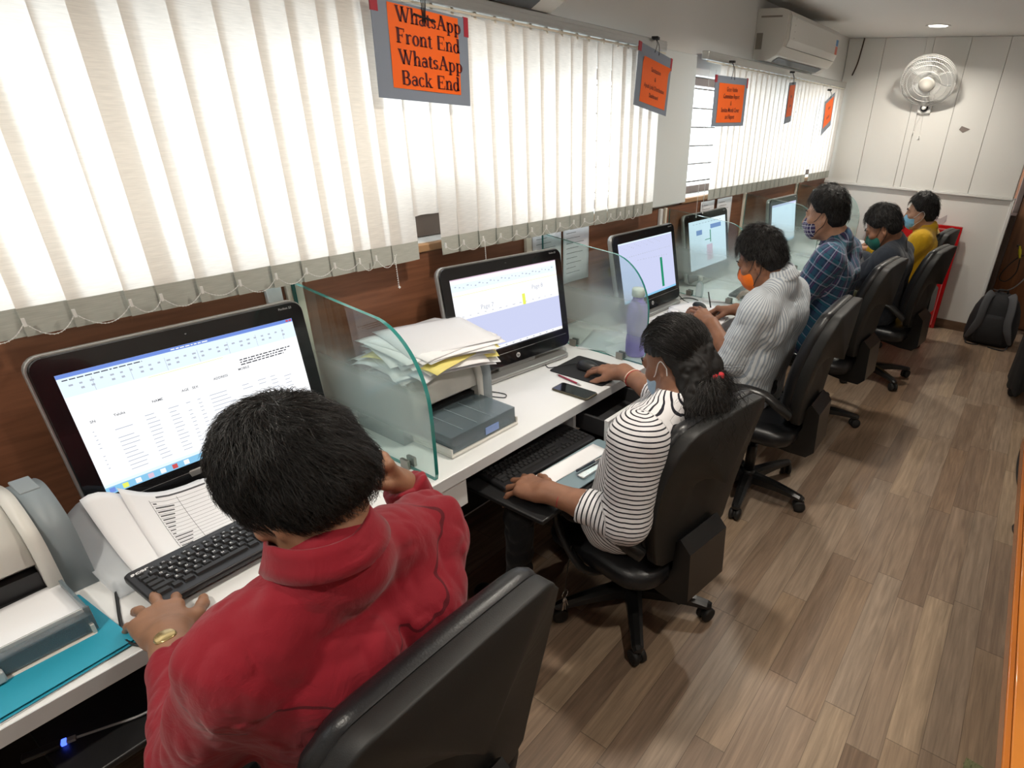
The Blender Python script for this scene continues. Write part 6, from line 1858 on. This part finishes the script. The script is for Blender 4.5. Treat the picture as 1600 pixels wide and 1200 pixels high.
M_tr_black = cloth('trousers_black', (.014, .014, .016), None, .85)
M_tr_navy = cloth('trousers_navy', (.016, .022, .045), None, .85)
M_tr_jean = cloth('jeans_blue', (.025, .05, .13), None, .85)
M_tr_khaki = cloth('trousers_khaki', (.17, .16, .085), None, .85)
M_shoe = mat('shoe_black', (.012, .012, .012), .4)
SK1 = skin('skin_a', (.300, .150, .085)); SK2 = skin('skin_b', (.250, .115, .066)); SK3 = skin('skin_c', (.260, .115, .062)); SK4 = skin('skin_d', (.42, .23, .145))

# --- man in red -------------------------------------------------
def pat_r(band, mix, mth): return mix(mth('MULTIPLY', mth('MAXIMUM', band('along', 10.0, .00030, -.0525), band('along', 10.0, .00025, -.0040)), .75), (.245, .009, .020), (.05, .002, .006))
M_red = cloth('shirt_red', (.245, .009, .020), pat_r, .75, .42, 15)
hs = .92
r, P, ax, B = build_person('man in a red shirt seen from behind at the nearest desk place, typing', (1.063, .355, 1.233), (-.72, -.24, -.64), (1.128, .352, 1.148), (.985, .425, .555),
    (1.090, .218, 1.035), (1.045, .555, 1.010), (.975, .155, .82), (.680, .232, .804), (.840, .735, .750), (.800, .690, .955),
    [dict(d=(-.985, .14, -.10), n=(0, .06, 1), s=1.12, curl=(.22, .12, .22, .42), thumb=(.80, .10), spread=.15), dict(d=(-.05, -.42, .90), n=(.15, .85, .35), s=1.05, curl=(1.0, 1.1, 1.15, 1.2), thumb=(.5, .5))],
    SK1, M_red, M_tr_black, M_shoe, hs, .0029, .0042, sleeve_l=.84, sleeve_r=1.0, off=.014, folds=.0100,
    collar=dict(r0=.0610, hgt=.034, gap=60, out=.024, wing=1.0), torso_h=.04, belly=.02)
Fc, _, _ = hair_cap(.0032 * QUICK, A(1.063, .355, 1.233), A(-.72, -.24, -.64), A(0, 0, 1), hs, .014, nape=-.098, amp=.003, nsc=.022, top=.004)
V1 = Fc.mesh()
reg = lambda q: q[2] > -.55 and not (q[1] > .55 and q[2] < .35) and not (q[2] < -.05 and q[1] > .1)
V2 = strands(P, ax, hs, int(10000 / QUICK), (-.05, -.62, .78), (.035, .075), .0185, (.000, .009), 3, region=reg, r0=.00050, swirl=.5, spiky=.004, steps=7, cap=Fc)
hair_object(r, V1, V2)
# yoke seam and back pleat, watch, ring
o = MB()
wv = A(.722, .221, .806); d_ = nrm(A(.975, .155, .82) - wv)
e1 = nrm(np.cross(d_, A(0, 0, 1))); e2 = np.cross(d_, e1)
o.rings([[tuple(wv + (e1 * cos(a) * 1.12 + e2 * sin(a) * .92) * rr + d_ * zz) for a in [2 * pi * k / 28 for k in range(28)]] for rr, zz in ((.030, -.009), (.0325, -.008), (.0325, .008), (.030, .009))])
child(o, 'watch_strap', M_chrome, r)
o = MB().lathe([(0, -.002), (.0165, -.002), (.018, .001), (.0165, .005), (.0150, .0062), (0, .0062)], 28, M=frame_M(wv + A(0, -.004, .031), A(1, 0, 0), A(0, 1, 0), A(0, 0, 1)))
child(o, 'watch_case', mat('watch_gold', (.55, .42, .2), .25, metal=.8), r)
kn = A(.800, .690, .955) + nrm(A(-.05, -.42, .90)) * .118
o = MB().tube([tuple(kn + A(.010 * cos(a), .0, .0) + nrm(A(.3, -.7, -.5)) * .0 + A(0, .0105 * sin(a) * .6, .0105 * sin(a) * .8)) for a in [2 * pi * k / 20 for k in range(21)]], .0018, 6)
child(o, 'finger_ring', mat('ring_silver', (.75, .73, .68), .2, metal=1.0), r)

# --- woman in stripes -------------------------------------------
def pat_w(band, mix, mth): return mix(band('along', .0148, .30), (.70, .69, .71), (.010, .010, .018))
M_strw = cloth('top_striped', (.7, .7, .7), pat_w, .8, .22, 30)
hs = 1.0; hcw = (1.040, 1.515, 1.062); fw = (-.90, .06, -.42)
r, P, ax, B = build_person('woman in a black and white striped top with long dark hair tied back', hcw, fw, (1.098, 1.462, .985), (.945, 1.475, .545),
    (1.075, 1.265, .905), (1.055, 1.620, .915), (1.075, 1.225, .655), (.815, 1.172, .676), (.945, 1.735, .790), (.648, 1.842, .812),
    [dict(d=(-.985, .05, -.13), n=(-.12, -.05, 1), s=1.18, curl=(.30, .32, .36, .42), thumb=(.85, .12), spread=.20), dict(d=(-.985, .10, -.14), n=(-.10, .02, 1), s=1.10, curl=(.30, .26, .30, .40), thumb=(.55, .30), spread=.10)],
    SK2, M_strw, M_tr_black, M_shoe, hs, .0030, .0042, sleeve_l=.76, sleeve_r=.66, off=.017, folds=.0055, slv=.006, scoop=(.062, .075, .040), torso_h=.05,
    legs=[((.56, 1.33, .56), (.60, 1.25, .10), (.48, 1.22, .05)), ((.56, 1.58, .56), (.62, 1.64, .10), (.50, 1.66, .05))])
tie = P(.0, -.118, -.055)
Fd = Field(A(*hcw) - A(.2, .22, .36), A(*hcw) + A(.30, .24, .2), .0036 * QUICK)
r_, f_, u_ = ax
Fd.ell(P(0, -.014, .034), ax, (.086 * hs, .103 * hs, .098 * hs), .01)
Fd.ell(P(0, -.070, -.015), ax, (.076 * hs, .062 * hs, .068 * hs), .03)
for sd in (-1, 1): Fd.cap(P(sd * .070, -.020, .02), P(sd * .030, -.108, -.045), .030, .030, .03)
Fd.cut(f_ * .86 - u_ * .40, P(0, .056, .045))
q_ = Fd._blk(Fd.lo, Fd.lo + Fd.n * Fd.h); sl_, X, Y, Z = q_
yy = ((X - hcw[0]) * f_[0] + (Y - hcw[1]) * f_[1] + (Z - hcw[2]) * f_[2]); zz = ((X - hcw[0]) * u_[0] + (Y - hcw[1]) * u_[1] + (Z - hcw[2]) * u_[2])
lim = -.095 + np.clip((yy + .075) / .05, 0, 1) * .128 + np.clip((yy - .01) / .05, 0, 1) * .02
Fd.d = np.maximum(Fd.d, (lim - zz).astype(np.float32) * .8)
tail = [tie, tie + A(.008, -.004, -.036), tie + A(.012, -.014, -.088), tie + A(.016, -.008, -.145), tie + A(.022, .010, -.200)]
for a, b, ra, rb in zip(tail[:-1], tail[1:], (.022, .036, .054, .056), (.036, .054, .056, .020)): Fd.cap(a, b, ra, rb, .02)
Fd.cap(tail[1] + A(-.01, -.045, -.01), tail[3] + A(-.012, -.060, .02), .030, .036, .03); Fd.cap(tail[1] + A(0, .05, -.01), tail[3] + A(0, .06, .0), .030, .034, .03)
Fd.cap(P(-.058, -.062, -.03), tail[2] + A(-.03, -.06, .0), .030, .045, .03)
Fd.noise(.003, .024, 3.0, True); Fd.noise(.0015, .010, 8.0)
V1 = Fd.mesh()
R_ = np.random.default_rng(5); paths = []
for _ in range(int(4200 / QUICK)):      # strands from the hairline back to the tie
    q = nrm(R_.normal(size=3))
    if q[2] < -.25 or q[1] < -.75 or (q[1] > .62 and q[2] < .45) or (q[1] > -.35 and q[2] < .22): continue
    p0 = P(*(A(0, -.014, .034) + q * A(.089, .106, .101))); pts = []
    for k in range(7):
        t = k / 6; p = p0 * (1 - t) + tie * t; c = P(0, -.014, .030); v = p - c + u_ * (.035 * sin(pi * t) if q[1] > 0 else 0); L = np.linalg.norm(v); tgt = .112 * hs * (1 - .10 * t)
        p = c + v / L * max(L, tgt + .001 * R_.normal()); pts.append(p + R_.normal(size=3) * .0012)
    paths.append(np.array(pts))
for _ in range(int(1500 / QUICK)):      # wavy tail
    off_ = R_.normal(size=3) * A(.020, .032, .016); w_ = R_.uniform(0, 6.28); wa = R_.uniform(.003, .011); fr = R_.uniform(14, 24); Lf = R_.uniform(.65, 1.18); pts = []
    for k in range(14):
        t = k / 13 * Lf * 3.999; i = min(int(t), 3); p = tail[i] + (tail[min(i + 1, 4)] - tail[i]) * (t - i)
        s_ = .35 + 1.5 * min(1, k / 8)
        pts.append(p + off_ * s_ + wa * min(1, k / 4) * A(cos(fr * k / 13 + w_), sin(fr * k / 13 + w_), .3 * cos(fr * k / 13)))
    paths.append(np.array(pts))
for _ in range(int(110 / QUICK)):       # loose curl by the cheek
    s0 = P(-.072, -.050, -.075) + R_.normal(size=3) * .005; w_ = R_.uniform(0, 6.28); pts = []
    for k in range(12): t = k / 11; pts.append(s0 + A(-.020 * t, -.055 * t, -.085 * t) + .012 * t * A(cos(9 * t + w_), sin(9 * t + w_), .4 * sin(7 * t)))
    paths.append(np.array(pts))
hair_object(r, V1, curve_strands(paths, .00055))
sc_ = MB()
for k in range(16):
    a = 2 * pi * k / 16; dt = nrm(tail[1] - tail[0]); e1 = nrm(np.cross(dt, A(0, 0, 1))); e2 = np.cross(dt, e1)
    c = tie + dt * .012 + (e1 * cos(a) + e2 * sin(a)) * .024; rr = .009 + .004 * (k % 3) / 2
    sc_.lathe([(0, -rr), (rr * .8, -rr * .6), (rr, 0), (rr * .7, rr * .7), (0, rr)], 8, M=Matrix.Translation(c))
child(sc_, 'hair_tie', mat('scrunchie_red', (.42, .012, .02), .7), r)
M_mblue = cloth('mask_blue', (.36, .50, .66), None, .7, .05, 60)
M_loop = mat('ear_loop_white', (.80, .80, .80), .6)
face_mask(r, A(*hcw), A(*fw), A(0, 0, 1), hs, M_mblue, .0030 * QUICK, M_loop, col_label='pale blue surgical mask')
for sd in (-1, 1): child(MB().lathe([(0, -.004), (.004, -.002), (.0045, 0), (.004, .002), (0, .004)], 10, M=Matrix.Translation(P(sd * .083, .000, -.052))), 'ear_stud', mat('gold', (.7, .5, .2), .2, metal=1.0), r)
wr = A(.648, 1.842, .812); dr = nrm(A(.945, 1.735, .790) - wr); c = wr + dr * .060; e1 = nrm(np.cross(dr, A(0, 0, 1))); e2 = np.cross(dr, e1)
for k, (o_, m_) in enumerate(((0, mat('bangle_cream', (.70, .55, .42), .3)), (.006, mat('bangle_red', (.40, .03, .03), .3)))):
    child(MB().tube([tuple(c + dr * o_ + (e1 * cos(a) * 1.15 + e2 * sin(a) * .98) * .0345) for a in [2 * pi * k / 30 for k in range(31)]], .0022, 6), 'bangle', m_, r)
wl_ = A(.815, 1.172, .676); dl = nrm(A(1.075, 1.225, .655) - wl_); c = wl_ + dl * .055; e1 = nrm(np.cross(dl, A(0, 0, 1))); e2 = np.cross(dl, e1)
child(MB().tube([tuple(c + (e1 * cos(a) * 1.15 + e2 * sin(a) * .98) * .0335) for a in [2 * pi * k / 30 for k in range(31)]], .0016, 6), 'bracelet', mat('thread_red', (.35, .02, .03), .6), r)

# --- man in the striped shirt and orange mask --------------------
def pat_s(band, mix, mth): return mix(mth('MULTIPLY', band('around', .0135, .42), .85), (.66, .70, .73), (.30, .36, .44))
M_str = cloth('shirt_blue_striped', (.7, .7, .7), pat_s, .8, .28, 24)
hs = .97; hc3 = (.882, 2.552, 1.172); f3 = (-.90, -.08, -.42)
r, P, ax, B = build_person('man in a white shirt with blue-grey stripes and an orange mask, bent over papers', hc3, f3, (.985, 2.580, 1.105), (.905, 2.630, .585),
    (.955, 2.420, 1.000), (.970, 2.780, 1.000), (.850, 2.430, .735), (.680, 2.560, .838), (.840, 2.905, .76), (.640, 2.945, .812),
    [dict(d=(-.80, .30, .28), n=(.28, -.25, .9), s=1.08, curl=(.30, .32, .36, .4), thumb=(.6, .45), spread=.08), dict(d=(-.93, -.18, -.12), n=(0, .35, .94), s=1.08, curl=(.55, .75, .9, 1.0), thumb=(.35, .55), spread=.05)],
    SK3, M_str, M_tr_navy, M_shoe, hs, .0036, .0046, sleeve_l=.60, sleeve_r=.60, off=.016, folds=.006, collar=dict(r0=.0610, hgt=.034, gap=60, out=.024), torso_h=.10)
Fc, _, _ = hair_cap(.0036 * QUICK, A(*hc3), A(*f3), A(0, 0, 1), hs, .010, nape=-.058, amp=.005, nsc=.014, top=.016)
V1 = Fc.mesh()
reg = lambda q: q[2] > -.45 and not (q[1] > .60 and q[2] < .35) and not (q[2] < .0 and q[1] > .0)
V2 = strands(P, ax, hs, int(2600 / QUICK), (.1, -.55, .83), (.025, .055), .013, (.001, .008), 8, region=reg, r0=.0006, swirl=.3, spiky=.008, c0=(0, -.014, .042), rad_=(.075, .096, .093), cap=Fc)
hair_object(r, V1, V2)
face_mask(r, A(*hc3), A(*f3), A(0, 0, 1), hs, cloth('mask_orange', (.78, .16, .012), None, .75, .1, 60), .0034 * QUICK, mat('ear_loop_black', (.012, .012, .012), .6), False, 'orange cloth mask with black ear loops')
pen = MB().tube([(.505, 2.915, .80), (.470, 2.94, .875)], .004, 8); o = pen.build('ballpoint_pen', M_blk); tag(o, 'dark pen held by the man in the striped shirt', 'pen')

# --- man in plaid ------------------------------------------------
def pat_p(band, mix, mth):
    base = mix(band('along', .062, .42), (.012, .030, .070), (.020, .045, .10))
    c = mix(mth('MULTIPLY', band('along', .062, .36, .50), .62), base, (.018, .14, .19))
    c = mix(mth('MULTIPLY', band('around', .055, .36), .50), c, (.016, .085, .14))
    c = mix(mth('MULTIPLY', band('around', .055, .16, .55), .7), c, (.075, .030, .10))
    c = mix(mth('MULTIPLY', band('along', .062, .10, .25), .55), c, (.30, .30, .42))
    return mix(mth('MULTIPLY', band('around', .055, .09, .30), .6), c, (.34, .32, .44))
M_plaid = cloth('shirt_plaid', (.1, .1, .2), pat_p, .8, .2, 26)
hs = 1.01; hc4 = (.894, 3.400, 1.282); f4 = (-.985, -.05, -.16)
r, P, ax, B = build_person('man in a blue and teal plaid shirt and checked mask, sitting upright', hc4, f4, (.985, 3.440, 1.165), (.945, 3.500, .600),
    (.985, 3.265, 1.075), (.985, 3.640, 1.065), (.845, 3.215, .79), (.620, 3.345, .812), (.83, 3.80, .80), (.615, 3.68, .812),
    [dict(d=(-.95, .22, -.10), n=(0, 0, 1), s=1.05, curl=(.35, .35, .4, .45)), dict(d=(-.97, -.12, -.10), n=(0, 0, 1), s=1.05, curl=(.35, .35, .4, .45))],
    SK4, M_plaid, M_tr_jean, M_shoe, hs, .0045, .0052, off=.018, folds=.007, collar=dict(r0=.0610, hgt=.034, gap=60, out=.024), torso_h=.06)
Fc, _, _ = hair_cap(.004 * QUICK, A(*hc4), A(*f4), A(0, 0, 1), hs, .010, nape=-.062, amp=.003, nsc=.014, top=.014)
V1 = Fc.mesh(); V2 = strands(P, ax, hs, int(1300 / QUICK), (.1, -.5, .85), (.02, .05), .011, (.001, .006), 9, region=reg, r0=.0007, swirl=.3, spiky=.004, c0=(0, -.014, .043), rad_=(.075, .096, .092), cap=Fc)
hair_object(r, V1, V2)
def pat_m(band, mix, mth):
    c = mix(mth('MULTIPLY', band('along', .020, .40), .8), (.020, .018, .06), (.07, .06, .16))
    c = mix(band('along', .020, .14, .5), c, (.55, .55, .62)); return mix(band('around', .020, .14, .5), c, (.55, .55, .62))
face_mask(r, A(*hc4), A(*f4), A(0, 0, 1), hs, cloth('mask_checked', (.1, .1, .2), pat_m, .8, .05, 60), .004 * QUICK, mat('ear_loop_black', (.012, .012, .012), .6), False, 'dark checked cloth mask')

# --- man in dark shirt, green mask --------------------------------
M_slate = cloth('shirt_slate', (.022, .028, .040), None, .8, .2, 26)
hs = 1.05; hc5 = (1.013, 4.390, 1.115); f5 = (-.86, -.14, -.50)
r, P, ax, B = build_person('man in a dark slate shirt and green mask writing at the fifth desk place', hc5, f5, (1.105, 4.450, 1.030), (1.085, 4.560, .585),
    (1.100, 4.270, .945), (1.110, 4.650, .940), (.95, 4.30, .78), (.80, 4.83, .80), (.97, 4.84, .77), (.735, 5.00, .806),
    [dict(d=(-.80, .55, -.12), n=(0, 0, 1), s=1.05, curl=(.4, .4, .45, .5)), dict(d=(-.95, .0, -.15), n=(0, .3, .95), s=1.05, curl=(.6, .8, .9, 1.0), thumb=(.4, .5))],
    SK3, M_slate, M_tr_khaki, M_shoe, hs, .005, .0058, off=.017, folds=.007, collar=dict(r0=.0610, hgt=.034, gap=60, out=.024), torso_h=.06)
Fc, _, _ = hair_cap(.0045 * QUICK, A(*hc5), A(*f5), A(0, 0, 1), hs, .010, nape=-.060, amp=.004, nsc=.016, top=.012, front=.058)
V1 = Fc.mesh(); V2 = strands(P, ax, hs, int(1000 / QUICK), (.1, -.5, .85), (.03, .06), .013, (.001, .008), 10, region=reg, r0=.0008, swirl=.3, spiky=.004, c0=(0, -.014, .042), rad_=(.075, .096, .092), cap=Fc)
hair_object(r, V1, V2)
face_mask(r, A(*hc5), A(*f5), A(0, 0, 1), hs, cloth('mask_green', (.012, .11, .085), None, .75, .1, 60), .0045 * QUICK, mat('ear_loop_black', (.012, .012, .012), .6), False, 'dark green cloth mask')
pen = MB().tube([(.60, 5.02, .80), (.575, 5.04, .89)], .004, 8); o = pen.build('ballpoint_pen', M_blk); tag(o, 'pen held by the man in the green mask', 'pen')

# --- man in yellow -------------------------------------------------
M_yell = cloth('shirt_yellow', (.62, .36, .012), None, .75, .2, 26)
hs = 1.02; hc6 = (1.080, 5.410, 1.120); f6 = (-.975, -.16, -.10)
r, P, ax, B = build_person('man in a yellow shirt and light blue mask before the red board', hc6, f6, (1.160, 5.440, 1.010), (1.11, 5.50, .585),
    (1.15, 5.27, .935), (1.15, 5.62, .930), (1.02, 5.23, .73), (.78, 5.36, .81), (1.0, 5.70, .74), (.77, 5.60, .81),
    [dict(d=(-.95, .1, -.12), n=(0, 0, 1), curl=(.4, .4, .45, .5)), dict(d=(-.95, -.1, -.12), n=(0, 0, 1), curl=(.4, .4, .45, .5))],
    SK4, M_yell, M_tr_black, M_shoe, hs, .0055, .006, off=.015, folds=.006, collar=dict(r0=.066, hgt=.030, gap=50, out=.018), torso_h=.06)
Fc, _, _ = hair_cap(.0048 * QUICK, A(*hc6), A(*f6), A(0, 0, 1), hs, .011, nape=-.060, amp=.003, nsc=.016, top=.016)
V1 = Fc.mesh(); V2 = strands(P, ax, hs, int(700 / QUICK), (.1, -.5, .85), (.02, .05), .011, (.001, .008), 12, region=reg, r0=.0009, swirl=.3, spiky=.005, c0=(0, -.014, .043), rad_=(.075, .096, .092), cap=Fc)
hair_object(r, V1, V2)
face_mask(r, A(*hc6), A(*f6), A(0, 0, 1), hs, cloth('mask_light_blue', (.22, .50, .72), None, .7, .05, 60), .0045 * QUICK, M_loop, True, 'light blue surgical mask')
